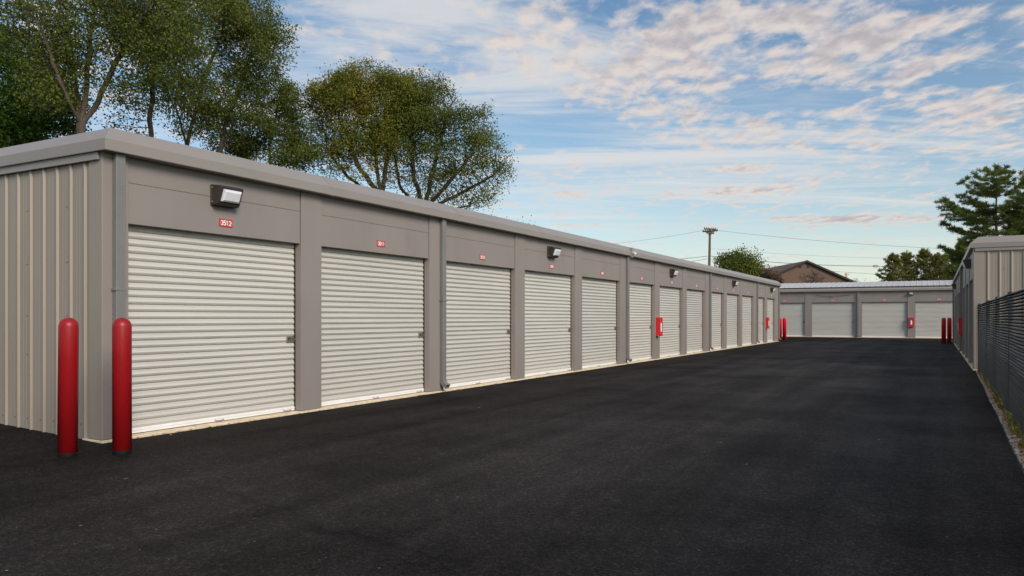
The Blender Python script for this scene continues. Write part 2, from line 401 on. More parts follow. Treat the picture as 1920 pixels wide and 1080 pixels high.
    b.inputs['Roughness'].default_value = 0.74; b.inputs['Specular Tint'].default_value = (1.0, 0.93, 0.86, 1)
    bp = n.new('ShaderNodeBump'); bp.inputs['Strength'].default_value = 1.0; bp.inputs['Distance'].default_value = 0.02
    hh = n.new('ShaderNodeMath'); hh.operation = 'ADD'; l.new(nz(90, 3), hh.inputs[0]); l.new(nz(28, 4), hh.inputs[1])
    l.new(hh.outputs[0], bp.inputs['Height']); l.new(bp.outputs[0], b.inputs['Normal'])
    return m
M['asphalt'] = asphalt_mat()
M['grass'] = mat('dry_grass_ground', (0.07, 0.075, 0.03), 0.95, var=0.5, vscale=0.6, bump=0.6, bscale=5, spec=0.1)
M['soil'] = mat('gravelly_soil', (0.34, 0.28, 0.20), 0.95, var=0.4, vscale=8, bump=1.0, bscale=50, dirt=((0.10, 0.06, 0.03), 0.55, 6))
M['stone'] = mat('pale_gravel_stone', (0.62, 0.56, 0.50), 0.85, var=0.35, vscale=18, dirt=((0.26, 0.15, 0.07), 0.52, 9))
M['deadleaf'] = mat('dead_leaf', (0.34, 0.17, 0.05), 0.8, var=0.5, vscale=3)
M['weed'] = mat('weed_green', (0.24, 0.21, 0.05), 0.6, var=0.5, vscale=2.5, spec=0.3)

# ------------------------------------------------------------------ ground
LX, LY = -6.98, 4.60            # near corner of the left building
RX, RY0, RY1 = 0.76, 20.5, 41.6 # right building facade and its two ends
BY = 50.9                       # facade of the building across the end
def gz(x, y):
    """height of the paving: rises gently away from the lane on the left"""
    t = max(0.0, LX - x); k = max(0.0, min(1.0, (9 - y) / 3))
    return 0.04 * min(t, 8) * k
g = MB().add([(-1500, -1500, -0.12), (1500, -1500, -0.12), (1500, 1500, -0.12), (-1500, 1500, -0.12)], [(0, 1, 2, 3)]).build('ground', M['grass'])
tag(g, kind='structure')
def edgex(y):
    return 0.595 + (y - 7.07) / 13.0 * 0.19 + 0.005 * math.sin(y * 1.3) + 0.002 * math.sin(y * 7.1) if y < 20.4 else 40
ys = [-12 + 0.5 * i for i in range(65)] + [20.3, 20.42, 21] + [22 + 1.5 * i for i in range(28)]
xs = [-60, -40, -25, -18, -15, -12, -10, -9, -8, -7.5, -7.2, -6.98, -6.6, -6, -5, -4, -3, -2, -1, -0.5, 0, 0.3]
V = []; Fc = []
for y in ys:
    for x in xs + [None]:
        X = edgex(y) if x is None else x
        V.append((X, y, gz(X, y) if x is not None else -0.001))
nx = len(xs) + 1
for j in range(len(ys) - 1):
    for i in range(nx - 1): Fc.append((j*nx+i, j*nx+i+1, (j+1)*nx+i+1, (j+1)*nx+i))
o0 = len(V)
for j, y in enumerate(ys): V.append((V[j*nx+nx-1][0] + 0.012, y, -0.07))
for j in range(len(ys) - 1): Fc.append((j*nx+nx-1, o0+j, o0+j+1, (j+1)*nx+nx-1))
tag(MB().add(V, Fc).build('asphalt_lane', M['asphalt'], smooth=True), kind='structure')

# ------------------------------------------------------------------ storage buildings
SLAT = 0.0735
def curtain_mesh(w_, h):
    prof = []
    z = 0.085; k = 0
    shape = [(0.0, 0.017), (0.005, 0.002), (0.009, -0.001), (0.025, -0.009), (0.028, -0.0092), (0.044, -0.001), (0.048, 0.0), (0.066, 0.002), (0.070, 0.008)]
    while z < h + 0.05:
        for dz, dy in shape: prof.append((dy, z + dz))
        z += SLAT; k += 1
    vs = [(0, y, z) for y, z in prof] + [(w_, y, z) for y, z in prof]
    n = len(prof)
    m = MB().add(vs, [(i, i + n, i + 1 + n, i + 1) for i in range(n - 1)])
    return m
DIG = {'0': [[(0,1),(1,1),(1,0),(0,0),(0,1)]], '1': [[(.1,.8),(.5,1),(.5,0)]], '2': [[(0,.85),(.25,1),(.75,1),(1,.8),(1,.6),(0,0),(1,0)]],
       '3': [[(0,.88),(.3,1),(.75,1),(1,.8),(1,.65),(.65,.52),(1,.38),(1,.2),(.75,0),(.3,0),(0,.12)]], '4': [[(.75,0),(.75,1),(0,.3),(1,.3)]],
       '5': [[(1,1),(.08,1),(.04,.55),(.7,.62),(1,.42),(1,.2),(.7,0),(.3,0),(0,.12)]], '6': [[(1,.9),(.7,1),(.3,1),(0,.7),(0,.2),(.3,0),(.7,0),(1,.2),(1,.4),(.7,.58),(0,.45)]],
       '7': [[(0,1),(1,1),(.4,0)]], '8': [[(.5,.53),(.08,.75),(.25,1),(.75,1),(.92,.75),(.5,.53),(0,.28),(.25,0),(.75,0),(1,.28),(.5,.53)]],
       '9': [[(0,.1),(.3,0),(.7,0),(1,.3),(1,.8),(.7,1),(.3,1),(0,.8),(0,.6),(.3,.42),(1,.55)]]}
def digits(txt, h, m, parent, y):
    """each numeral as raised bold strokes facing -y"""
    w_ = h * 0.52; gap = h * 0.27; sw = h * 0.115; tot = len(txt) * w_ + (len(txt) - 1) * gap; x = -tot / 2
    for chx in txt:
        b = MB()
        for pl in DIG[chx]:
            for i in range(len(pl) - 1):
                a_ = Vector((x + pl[i][0] * w_, -h/2 + pl[i][1] * h)); c_ = Vector((x + pl[i+1][0] * w_, -h/2 + pl[i+1][1] * h))
                d = (c_ - a_).normalized(); nn = Vector((-d.y, d.x)) * sw; e = d * sw * 0.8; yy_ = y - 0.00002 * i
                q = [a_ - e + nn, a_ - e - nn, c_ + e - nn, c_ + e + nn]
                b.add([(p.x, yy_, p.y) for p in q] + [(p.x, y + 0.0008, p.y) for p in q], [(0, 1, 2, 3), (0, 4, 5, 1), (1, 5, 6, 2), (2, 6, 7, 3), (3, 7, 4, 0)])
        b.build('digit', m, parent, fix=False)
        x += w_ + gap
def door(parent, x0, x1, h, yd, latch=True, detail=True):
    d = curtain_mesh(x1 - x0 + 0.02, h).build('roll_up_door', M['door'], parent, fix=False); d.location = (x0 - 0.01, yd, 0)
    W = x1 - x0 + 0.02
    b = MB()
    b.prism([(-0.012, 0.034), (-0.012, 0.060), (-0.018, 0.062), (-0.018, 0.068), (-0.010, 0.072), (-0.010, 0.088), (0.015, 0.088), (0.015, 0.034)], 0.002, W - 0.002)
    b.build('bottom_bar', M['bar'], d)
    if detail:
        for xx in (W * 0.5, W - 0.16):
            mb = MB(); mb.tube([(xx - 0.055, -0.016, 0.052), (xx - 0.05, -0.04, 0.046), (xx + 0.05, -0.04, 0.046), (xx + 0.055, -0.016, 0.052)], 0.005, 6)
            mb.build('lift_handle', M['steel'], d)
    if latch:
        zl = 0.93
        p = MB(); xr = W - 0.035
        p.bbox((xr - 0.115, -0.016, zl - 0.030), (xr, -0.010, zl - 0.016), 0.001)
        p.bbox((xr - 0.115, -0.016, zl + 0.016), (xr, -0.010, zl + 0.030), 0.001)
        p.bbox((xr - 0.125, -0.016, zl - 0.0155), (xr - 0.096, -0.010, zl + 0.0155), 0.001)
        p.bbox((xr - 0.085, -0.020, zl - 0.006), (xr + 0.03, -0.013, zl + 0.004), 0.001)
        p.bbox((xr - 0.125, -0.022, zl + 0.030), (xr, -0.010, zl + 0.034), 0.001)
        p.bbox((xr - 0.125, -0.022, zl - 0.034), (xr, -0.010, zl - 0.030), 0.001)
        p.build('latch', M['steel'], d)
        MB().box((xr - 0.095, -0.0118, zl - 0.0158), (xr, -0.0095, zl + 0.0158)).build('latch_slot', M['dark'], d)
        c = MB().tube([(xr - 0.045, -0.012, zl), (xr - 0.045, -0.026, zl)], 0.0125, 14); c.build('lock_cylinder', M['brass'], d)
    return d
HB = 2.13     # underside of the header
FB, FM, FT = 2.785, 2.895, 3.045   # fascia bottom, bend, top
def storage(name, loc, rz, label, L_, openings, spouts, a, b, depth, lean=0.0, roof=None, gable=None, hb=HB, detail=True, group=None):
    """local x runs along the doors, -y is out towards the lane"""
    B = empty(name, loc, rz, label, 'storage building', group)
    # slab
    MB().bbox((-0.012, -0.014, -0.10), (L_ + 0.012, 0.30, 0.024), 0.004).build('concrete_slab', M['concrete'], B)
    cols = []; e = 0.0
    for (s0, s1) in openings: cols.append((e, s0)); e = s1
    cols.append((e, L_))
    for (c0, c1) in cols:
        MB().bbox((c0, 0.0, 0.029), (c1, 0.16, FB + 0.04), 0.004).build('pilaster', M['front'], B)
    for i, (s0, s1) in enumerate(openings):
        h = MB().bbox((s0 + 0.002, 0.018, hb), (s1 - 0.006, 0.075, 2.531), 0.002)
        h.bbox((s0 + 0.002, 0.0185, 2.534), (s1 - 0.006, 0.075, FB + 0.03), 0.002)
        h.box((s0 + 0.002, 0.03, 2.52), (s1 - 0.006, 0.07, 2.55))
        h.build('header_panel', M['front'], B)
        for g0 in (s0 + 0.001, s1 - 0.012): MB().bbox((g0, 0.100, 0.03), (g0 + 0.011, 0.159, hb), 0.001).build('door_guide', M['dark'], B)
        door(B, s0, s1, hb, 0.118, detail=detail)
    # side and rear walls: ribbed sheet
    def ribs(p0, p1, z0, z1, out, nm, flat=0.20, screws=False):
        p0 = Vector(p0); p1 = Vector(p1); Ln = (p1 - p0).length; d = (p1 - p0) / Ln; out = Vector(out)
        pr = [(flat, 0.0)]; t = flat + 0.06
        while t < Ln - 0.08:
            pr += [(t, 0), (t + 0.010, 0.021), (t + 0.022, 0.021), (t + 0.050, 0)]
            pr += [(t + 0.108, 0), (t + 0.116, 0.002), (t + 0.124, 0.002), (t + 0.132, 0)]
            pr += [(t + 0.162, 0), (t + 0.170, 0.002), (t + 0.178, 0.002), (t + 0.186, 0)]
            t += 0.227
        pr.append((Ln, 0))
        vs = []
        for s_, o_ in pr:
            q = p0 + d * s_ + out * o_
            vs.append((q.x, q.y, z0)); vs.append((q.x, q.y, z1))
        n = len(pr)
        m = MB().add(vs, [(2*i, 2*i+2, 2*i+3, 2*i+1) for i in range(n - 1)])
        nf = len(m.f)
        if screws:
            d2 = d; up_ = Vector((0, 0, 1))
            for zr in (0.16, 0.82, 1.22, 1.75, 2.3):
                t = flat + 0.15; k_ = 0
                while t < min(Ln, 4.0):
                    if zr < 0.2 or k_ % 3 == 1:
                        c = p0 + d * t + up_ * zr; o = len(m.v)
                        for rr, hh in ((0.0075, 0.0), (0.0065, 0.004), (0.0, 0.005)):
                            for q in range(8):
                                a_ = q * math.pi / 4; m.v.append(tuple(c + d * rr * math.cos(a_) + up_ * rr * math.sin(a_) + out * hh))
                        for r_ in range(2):
                            for q in range(8): m.f.append((o+r_*8+q, o+r_*8+(q+1) % 8, o+r_*8+8+(q+1) % 8, o+r_*8+8+q))
                    t += 0.227; k_ += 1
        ob = m.build(nm, M['wall'], B, fix=False)
        if screws:
            ob.data.materials.append(M['screw'])
            for q in range(nf, len(ob.data.polygons)): ob.data.polygons[q].material_index = 1
        return ob
    inn = 0.012
    ribs((inn, 0.002, 0), (inn, depth, 0), -0.04, FB + 0.05, (-1, 0, 0), 'ribbed_side_wall', screws=gable == -1)
    ribs((L_ - inn, 0.002, 0), (L_ - inn, depth, 0), -0.04, FB + 0.05, (1, 0, 0), 'ribbed_side_wall', screws=gable == 1)
    ribs((0, depth, 0), (L_, depth, 0), -0.04, FB + 0.05, (0, 1, 0), 'ribbed_rear_wall')
    for xx, sg in ((0, -1), (L_, 1)):
        c = MB().bbox((min(xx, xx + sg*-0.02) if sg < 0 else L_ - 0.008, 0.003, 0.03), ((xx + 0.008) if sg < 0 else L_, 0.205, FB + 0.02), 0.002)
        c.v = [((p[0] + sg * 0.003), p[1], p[2]) for p in c.v]
        c.build('corner_trim', M['wall'], B)
        # closure strip with screws under the rake trim
        x0, x1 = (xx - 0.032, xx - 0.004) if sg < 0 else (xx + 0.004, xx + 0.032)
        MB().bbox((x0, 0.03, FB - 0.075), (x1, depth, FB + 0.01), 0.003).build('closure_strip', M['trim'], B)
    # fascia / gutter swept round the building
    prof = [(0.0, FB, 0), (0.93, FB, 0), (0.96, FB + 0.006, 0), (1.0, FM - 0.003, 0), (1.0, FM + 0.004, 0.006), (1.0, FT - 0.004, 0.165), (1.0, FT, 0.178), (1.0, FT + 0.004, 0.35)]
    vs = []; fs = []
    for k, z, ins in prof:
        for (cx, cy, sx, sy) in ((0, 0, -1, -1), (L_, 0, 1, -1), (L_, depth, 1, 1), (0, depth, -1, 1)):
            vs.append((cx + sx * (b * k - ins), cy + sy * (a * k - ins), z))
    for i in range(len(prof) - 1):
        for j in range(4): fs.append((i*4+j, i*4+(j+1) % 4, (i+1)*4+(j+1) % 4, (i+1)*4+j))
    fs.append((0, 3, 2, 1))
    MB().add(vs, fs).build('gutter_and_rake_trim', M['trim'], B)
    # gutter joints
    if detail:
        s = 3.05
        while s < L_ - 1:
            pr = [(-a*0.945, FB - 0.003), (-a*1.0 - 0.003, FM), (-a + 0.163, FT + 0.001), (-a + 0.18, FT + 0.003), (-a + 0.01, FM - 0.01), (-a*0.93, FB + 0.004)]
            MB().prism(pr, s, s + 0.045).build('gutter_joint', M['trim'], B); s += 3.05
    # roof
    if roof is None:
        r = MB()
        r.add([(0.25, 0.2, FT - 0.003), (L_-0.25, 0.2, FT - 0.003), (L_-0.25, depth/2, FT + 0.01), (0.25, depth/2, FT + 0.01), (L_-0.25, depth - 0.2, FT - 0.003), (0.25, depth - 0.2, FT - 0.003)], [(0, 1, 2, 3), (3, 2, 4, 5)])
        r.build('roof', M['roofwhite'], B)
    else:
        rise = roof; r = MB(); h0 = FT + 0.006
        y0 = -a * 0.7
        pan = 0.305; n = int((L_ + 0.1) / pan)
        pr = []
        for i in range(n + 1):
            x = -0.05 + i * pan
            pr += [(x, 0), (x + 0.014, 0.022), (x + 0.034, 0.022), (x + 0.048, 0)]
        mid = depth / 2
        vs = []
        for x, z in pr: vs += [(x, y0, h0 + z), (x, mid, h0 + rise + z), (x, depth + 0.1, h0 + z)]
        fs = []
        for i in range(len(pr) - 1):
            fs += [(3*i, 3*i+3, 3*i+4, 3*i+1), (3*i+1, 3*i+4, 3*i+5, 3*i+2)]
        r.add(vs, fs); r.build('ribbed_metal_roof', M['roofwhite'], B, fix=False)
        MB().add([(0, 0, FT), (0, depth, FT), (0, mid, FT + rise)], [(0, 1, 2)]).add([(L_, 0, FT), (L_, depth, FT), (L_, mid, FT + rise)], [(0, 1, 2)]).build('gable_infill', M['wall'], B)
    # downspouts
    for s in spouts:
        m = MB()
        sec = [(0, 0.004), (0.045, 0.0), (0.055, 0.004), (0.10, 0.0), (0.10, -0.060), (0.055, -0.063), (0.045, -0.060), (0, -0.063)]
        m = MB().bbox((s, -0.064, 0.20), (s + 0.10, -0.002, FB + 0.01), 0.005)
        for xx in (0.030, 0.062): m.bbox((s + xx, -0.0675, 0.2), (s + xx + 0.008, -0.062, FB), 0.001)
        sp = m.build('downspout', M['spout'], B)
        el = MB()
        # elbow kicking out to the lane
        ring = lambda c, d: [(s - 0.001, c[0] - d[1]*0.033, c[1] + d[0]*0.033), (s + 0.101, c[0] - d[1]*0.033, c[1] + d[0]*0.033), (s + 0.101, c[0] + d[1]*0.033, c[1] - d[0]*0.033), (s - 0.001, c[0] + d[1]*0.033, c[1] - d[0]*0.033)]
        path = [((-0.033, 0.21), (0, -1)), ((-0.040, 0.165), (-0.38, -0.92)), ((-0.065, 0.13), (-0.8, -0.6)), ((-0.125, 0.095), (-0.85, -0.5))]
        vv = [p for c, d in path for p in ring(c, d)]
        ff = [(4*i+j, 4*i+(j+1) % 4, 4*i+4+(j+1) % 4, 4*i+4+j) for i in range(3) for j in range(4)]
        el.add(vv, ff).build('spout_elbow', M['spout'], sp)
        MB().bbox((s - 0.012, -0.069, 1.46), (s + 0.112, -0.0005, 1.485), 0.002).build('strap', M['spout'], sp)
    return B
# left building: column edges measured along the lane
ed = [4.873, 7.244, 7.609, 10.05, 10.449, 12.89, 13.266, 15.67, 16.04, 18.46, 18.95, 21.2, 21.63, 24.0, 24.4, 26.7, 27.3, 29.4, 29.8, 32.1, 32.5, 34.85, 35.5, 37.45, 37.9, 40.0]
opL = [(ed[2*i] - LY, ed[2*i+1] - LY) for i in range(13)]
LL = 40.9 - LY
spL = [0.10, 10.33 - LY, 18.84 - LY, 27.18 - LY, 35.38 - LY, LL - 0.11]
storage('storage_building', (LX, LY, 0), R(90), 'long low taupe metal building with thirteen pale roll-up doors, left of the lane', LL, opL, spL, 0.13, 0.06, 6.4, gable=-1)
# right building (x runs from its far end towards the viewer)
LR = RY1 - RY0
opR = []
q = 0.30
while q + 2.38 < LR - 0.2: opR.append((q, q + 2.38)); q += 2.757
opR = [(LR - b_, LR - a_) for a_, b_ in reversed([(LR - o1, LR - o0) for o0, o1 in opR])] if False else [(LR - (0.40 + 2.757*i) - 2.36, LR - (0.40 + 2.757*i)) for i in range(7, -1, -1) if LR - (0.40 + 2.757*i) - 2.36 > 0.15]
storage('storage_building', (RX, RY1, 0), R(-90), 'taupe metal building behind the black fence, its ribbed end wall facing us', LR, opR, [0.10, LR - 0.40 - 2.757*3 + 0.02], 0.07, 0.05, 6.2, gable=1)
# building across the end
def ub(u):   # photo column -> x on the far facade
    t = (u - 960) / F
    return BY * (t * CS - SN) / (CS + t * SN)
XB0 = ub(1310)
be = [(1387, 1421.5), None]
cB = [(1509.1, 1521.6), (1602.3, 1615.5), (1701.7, 1715.7)]
eB = [(ub(p) - XB0, ub(q_) - XB0) for p, q_ in cB]
pitch = eB[1][0] - eB[0][0]; cw = eB[0][1] - eB[0][0]
opB = [(eB[0][0] - 2*pitch + cw, eB[0][0] - pitch), (eB[0][0] - pitch + cw, eB[0][0]), (eB[0][1], eB[1][0]), (eB[1][1], eB[2][0]), (eB[2][1], eB[2][1] + pitch - cw), (eB[2][1] + pitch, eB[2][1] + 2*pitch - cw)]
opB = [o for o in opB if o[0] > 0.1]
LB = opB[-1][1] + 0.4
storage('storage_building', (XB0, BY, 0.0), 0, 'taupe building with pale ribbed roof closing off the far end of the lane', LB, opB, [eB[1][0] + 0.14, LB - 0.2], 0.14, 0.06, 8.0, roof=0.46, detail=False)
# gutter junction box on the left building
# ------------------------------------------------------------------ number signs
def sign(loc, rz, num, label):
    S = empty('number_sign', loc, rz, label, 'sign', 'red unit number signs')
    MB().bbox((-0.092, -0.006, -0.0435), (0.092, 0.0, 0.0435), 0.0015).build('plate', M['redsign'], S)
    digits(num, 0.047, M['white'], S, -0.0078)
    for xr in (-0.084, 0.075): MB().bbox((xr, -0.009, -0.004), (xr + 0.009, -0.006, 0.004), 0.001).build('rivet', M['white'], S)
    return S
ordn = ['first', 'second', 'third', 'fourth', 'fifth', 'sixth', 'seventh', 'eighth', 'ninth', 'tenth', 'eleventh', 'twelfth', 'thirteenth']
for i, (s0, s1) in enumerate(opL):
    num = str(3512 - i)
    if i < 2: lab = 'red plate with white %s above the %s roll-up door from the near corner' % (num, ordn[i])
    else: lab = 'small red number plate above the %s roll-up door of the left building' % ordn[i]
    sign((LX - 0.018, LY + (s0 + s1) / 2 + 0.02, 2.262), R(90), num, lab)
labsB = {2: 'far red number plate above the door left of the hanging broken bracket', }
nmB = ['3412', '3413', '3414', '3415', '3416', '3417', '3418']
namesB = ['leftmost', 'second from left', 'third from left', 'rightmost', '']
vis = [i for i, o in enumerate(opB) if ub(1455) - XB0 < (o[0]+o[1])/2 < 0.95 - XB0]
for k, i in enumerate(vis):
    s0, s1 = opB[i]
    xx = XB0 + (s0 + s1) / 2
    if k == 0: xx = ub(1471)
    sg = sign((xx, BY + 0.018, 2.25), 0, nmB[i], 'red number plate on the building across the lane end, %s of those' % namesB[k])
    sg.scale = (1.25, 1, 1.1)
for i, (s0, s1) in enumerate(opR[-3:]):
    sign((RX + 0.018, RY1 - (s0 + s1) / 2, 2.262), R(-90), str(3401 + i), 'red number plate above the %s door from the fence on the right building' % ['third', 'second', 'first'][i])

# ------------------------------------------------------------------ wall lights
def wall_light():
    S = empty('wall_light', (0, 0, 0), 0, '', 'wall light', 'wall pack lights along the buildings')
    W = 0.16
    # housing: top deep, front sloping down and back
    pr = [(0.0, -0.105), (-0.085, -0.112), (-0.105, -0.095), (-0.170, 0.080), (-0.163, 0.098), (-0.05, 0.112), (0.0, 0.112)]
    m = MB(); n = len(pr)
    rings = [(-W, 0.90), (-W + 0.012, 1.0), (W - 0.012, 1.0), (W, 0.90)]
    vs = []
    for x, k in rings: vs += [(x, y * k, z * (0.5 + k / 2)) for y, z in pr]
    fs = [(r*n+i, r*n+(i+1) % n, (r+1)*n+(i+1) % n, (r+1)*n+i) for r in range(3) for i in range(n)] + [tuple(range(n)), tuple(range(3*n, 4*n))]
    m.add(vs, fs)
    m.bbox((-W - 0.004, -0.022, -0.112), (W + 0.004, 0.0, 0.118), 0.004)
    m.build('housing', M['bronze'], S)
    # prismatic glass bulging out of the sloping front
    d = Vector((0, -0.065, 0.175)).normalized(); out = Vector((0, -0.175, -0.065)).normalized(); c = Vector((0, -0.1385, -0.005))
    vs = []
    for (hx, hz, o_) in ((0.122, 0.070, -0.004), (0.118, 0.066, 0.018), (0.098, 0.046, 0.034)):
        for sx, sz in ((-1, -1), (1, -1), (1, 1), (-1, 1)):
            vs.append(c + Vector((sx * hx, 0, 0)) + d * (sz * hz) + out * o_)
    fs = [(4*i+j, 4*i+(j+1) % 4, 4*i+4+(j+1) % 4, 4*i+4+j) for i in range(2) for j in range(4)] + [(8, 9, 10, 11)]
    MB().add(vs, fs).build('lens', M['lens'], S)
    for z in (-0.075, 0.08): MB().tube([(-W + 0.002, -0.035, z), (-W - 0.010, -0.035, z)], 0.009, 8).build('screw', M['steel'], S)
    return S
wl0 = wall_light(); used = [False]
def put_light(loc, rz, label):
    o = wl0 if not used[0] else copy_thing(wl0)
    used[0] = True; o.location = loc; o.rotation_euler = (0, 0, rz); o['label'] = label
    return o
for i in range(0, 13, 3):
    s0, s1 = opL[i]
    put_light((LX - 0.014, LY + (s0 + s1) / 2 - 0.03, 2.55), R(90), 'dark bronze wall light with white lens above the %s door of the left building' % ordn[i])
put_light((ub(1708.5), BY - 0.001, 2.60), 0, 'small wall light above the extinguisher cabinet on the building across the end').scale = (0.75, 1, 0.75)
for k, wh in ((len(opR) - 1, 'nearest the black fence'), (0, 'at the far end')):
    s0, s1 = opR[k]
    put_light((RX + 0.014, RY1 - (s0 + s1) / 2 + (0.55 if k else 0), 2.55), R(-90), 'bronze wall light on the right building, %s' % wh)

# small white camera on the gutter joint, broken bracket on the far building
S = empty('security_camera', (LX + 0.135, 18.95, 2.80), 0, 'tiny white security camera clipped to the left gutter joint', 'camera')
MB().bbox((-0.05, -0.05, -0.05), (0.015, 0.06, 0.20), 0.004).build('mount', M['trim'], S)
MB().tube([(0.01, 0.0, 0.06), (0.07, -0.02, 0.055), (0.10, -0.04, 0.05)], [0.030, 0.034, 0.030], 12).build('camera_head', M['white'], S)
p = Vector((ub(1561), BY + 0.005, 0))
S = empty('wire_bracket', (p.x, p.y, 2.52), 0, 'thin sagging cable with a pale bracket across the header of the far building', 'bracket')
MB().tube([(-0.95, -0.02, 0.05), (-0.5, -0.03, 0.0), (0, -0.04, -0.02), (0.5, -0.03, 0.02), (1.0, -0.02, 0.06)], 0.009, 6).build('cable', M['wire'], S)
MB().tube([(-0.07, -0.05, -0.05), (0.0, -0.07, 0.10), (0.06, -0.05, -0.05)], 0.014, 6).build('hook', M['steel'], S)

# ------------------------------------------------------------------ extinguisher cabinets
def cabinet(loc, rz, label):
    S = empty('extinguisher_cabinet', loc, rz, label, 'extinguisher cabinet', 'red fire extinguisher cabinets')
    W, H, D = 0.14, 0.265, 0.10
    c = MB()
    c.bbox((-W, -D, -H), (-W + 0.012, 0, H), 0.002); c.bbox((W - 0.012, -D, -H), (W, 0, H), 0.002)
    c.bbox((-W + 0.012, -D, H - 0.012), (W - 0.012, 0, H - 0.0005), 0.002); c.bbox((-W + 0.012, -D, -H + 0.0005), (W - 0.012, 0, -H + 0.012), 0.002)
    c.box((-W + 0.012, -0.012, -H + 0.012), (W - 0.012, -0.001, H - 0.012))
    c.build('case', M['redbright'], S)
    f = MB(); x0, x1, z0, z1 = -0.075, 0.075, -0.15, 0.17
    f.bbox((-W - 0.006, -D - 0.014, -H - 0.006), (x0, -D - 0.001, H + 0.006), 0.002); f.bbox((x1, -D - 0.014, -H - 0.006), (W + 0.006, -D - 0.001, H + 0.006), 0.002)
    f.bbox((x0, -D - 0.0135, z1), (x1, -D - 0.0015, H + 0.0055), 0.002); f.bbox((x0, -D - 0.0135, -H - 0.0055), (x1, -D - 0.0015, z0), 0.002)
    fr = f.build('front_frame', M['redbright'], S)
    MB().bbox((0.02, -D - 0.022, -0.21), (0.05, -D - 0.0136, -0.18), 0.002).build('catch', M['steel'], fr)
    MB().box((x0, -D + 0.0, z0), (x1, -D + 0.002, z1)).build('window', M['glass'], S)
    e = MB().lathe([(0.0, -0.14), (0.042, -0.14), (0.045, -0.13), (0.045, 0.05), (0.03, 0.085), (0.014, 0.10), (0.014, 0.125), (0, 0.125)], 16, (0, -D - 0.0, 0))
    e.v = [(x, y * 0.30 - D * 0.70 - 0.0026 - 0.012, z) for x, y, z in e.v]
    e.build('extinguisher', M['white'], S)
    MB().tube([(-W - 0.004, -D * 0.8, -H + 0.02), (-W - 0.01, -D * 0.8, -H - 0.09)], 0.007, 6).build('breaker_bar', M['steel'], S)
    return S
cabinet((LX, 21.40, 0.94), R(90), 'red extinguisher cabinet on the pillar after the sixth door, nearer one on the left')
cabinet((LX, 37.66, 0.95), R(90), 'red extinguisher cabinet on the last pillar but one, near the left far bollards')
cabinet((ub(1708.7), BY, 0.93), 0, 'red extinguisher cabinet facing us on the building across the end')
yc = RY0 + 0.40 + 2.757*3 - 0.2
cabinet((RX, yc, 0.93), R(-90), 'red extinguisher cabinet on the right building, seen edge-on beside the fence')

# ------------------------------------------------------------------ bollards
def bollard(h=1.2, r=0.079):
    S = empty('bollard', (0, 0, 0), 0, '', 'bollard', 'red bollards at the building corners')
    pr = [(r, 0.035), (r, h - r * 1.0)] + [(r * math.cos(t), h - r + r * math.sin(t)) for t in [R(x) for x in range(10, 91, 10)]]
    pr = [(r * 0.9, 0.035)] + pr
    MB().lathe(pr, 40).build('sleeve', M['redpost'], S, smooth=True)
    MB().lathe([(r * 1.03, -0.04), (r * 1.03, 0.002), (r * 1.0, 0.02), (r * 0.97, 0.038), (r * 0.5, 0.04)], 40).build('rubber_foot', M['blackbase'], S, smooth=True)
    return S
b0 = bollard()
p = world(126.5, 6.70); b0.location = (p.x, p.y, 0.0); b0['label'] = 'tall dark red bollard in front of the ribbed end wall, leftmost'; b0.rotation_euler = (R(-0.3), R(0.4), 0)
def put_b(p, label, tilt=(0, 0), mt=None):
    o = copy_thing(b0); o.location = (p.x, p.y, 0); o['label'] = label; o.rotation_euler = (tilt[0], tilt[1], 0)
    if mt:
        o.scale = (1.22, 1.22, 1)
        ch = o.children[0] if 'sleeve' in o.children[0].name else o.children[1]
        ch.data = ch.data.copy(); ch.data.materials[0] = mt
    return o
put_b(world(229, 6.82), 'dark red bollard beside the first roll-up door, leaning slightly', (R(-0.6), R(-1.0)))
put_b(world(1462.5, 41.3), 'red bollard touching the far corner of the left building', mt=M['redbright'])
put_b(world(1471, 41.3), 'red bollard on the lane side of the left far pair', mt=M['redbright'])
put_b(world(1769.5, 36.3), 'red bollard on the lane side of the right far pair', mt=M['redbright'])
put_b(world(1780.2, 36.6), 'red bollard half hidden by the right building corner', mt=M['redbright'])

# ------------------------------------------------------------------ fence
FX = lambda y: 0.765 + (y - 9.3) * 0.0066
FH = 1.50
fe = empty('chain_link_fence', (FX(9), 9, 0), 0, 'black chain-link fence with black privacy slats along the right edge', 'fence')
def fl(p): return (p[0] - FX(9), p[1] - 9, p[2])
y = 20.42
posts = [20.38, 16.8, 13.9, 11.3, 8.7, 6.1, 3.5, 0.9, -1.7]
for yy in posts:
    m = MB().tube([fl((FX(yy) + 0.035, yy, -0.15)), fl((FX(yy) + 0.035, yy, FH + 0.005))], 0.030, 12)
    m.lathe([(0.034, 0), (0.034, 0.01), (0.02, 0.02), (0, 0.022)], 12, fl((FX(yy) + 0.035, yy, FH + 0.0)))
    pst = m.build('post', M['mesh'], fe)
    MB().bbox(fl((FX(yy) - 0.020, yy - 0.008, 0.03)), fl((FX(yy) - 0.014, yy + 0.008, FH - 0.05)), 0.001).build('tension_bar', M['bar_dark'], pst)
MB().tube([fl((FX(-1.7) + 0.03, -1.7, FH - 0.02)), fl((FX(20.38) + 0.03, 20.38, FH - 0.02))], 0.021, 10).build('top_rail', M['mesh'], fe)
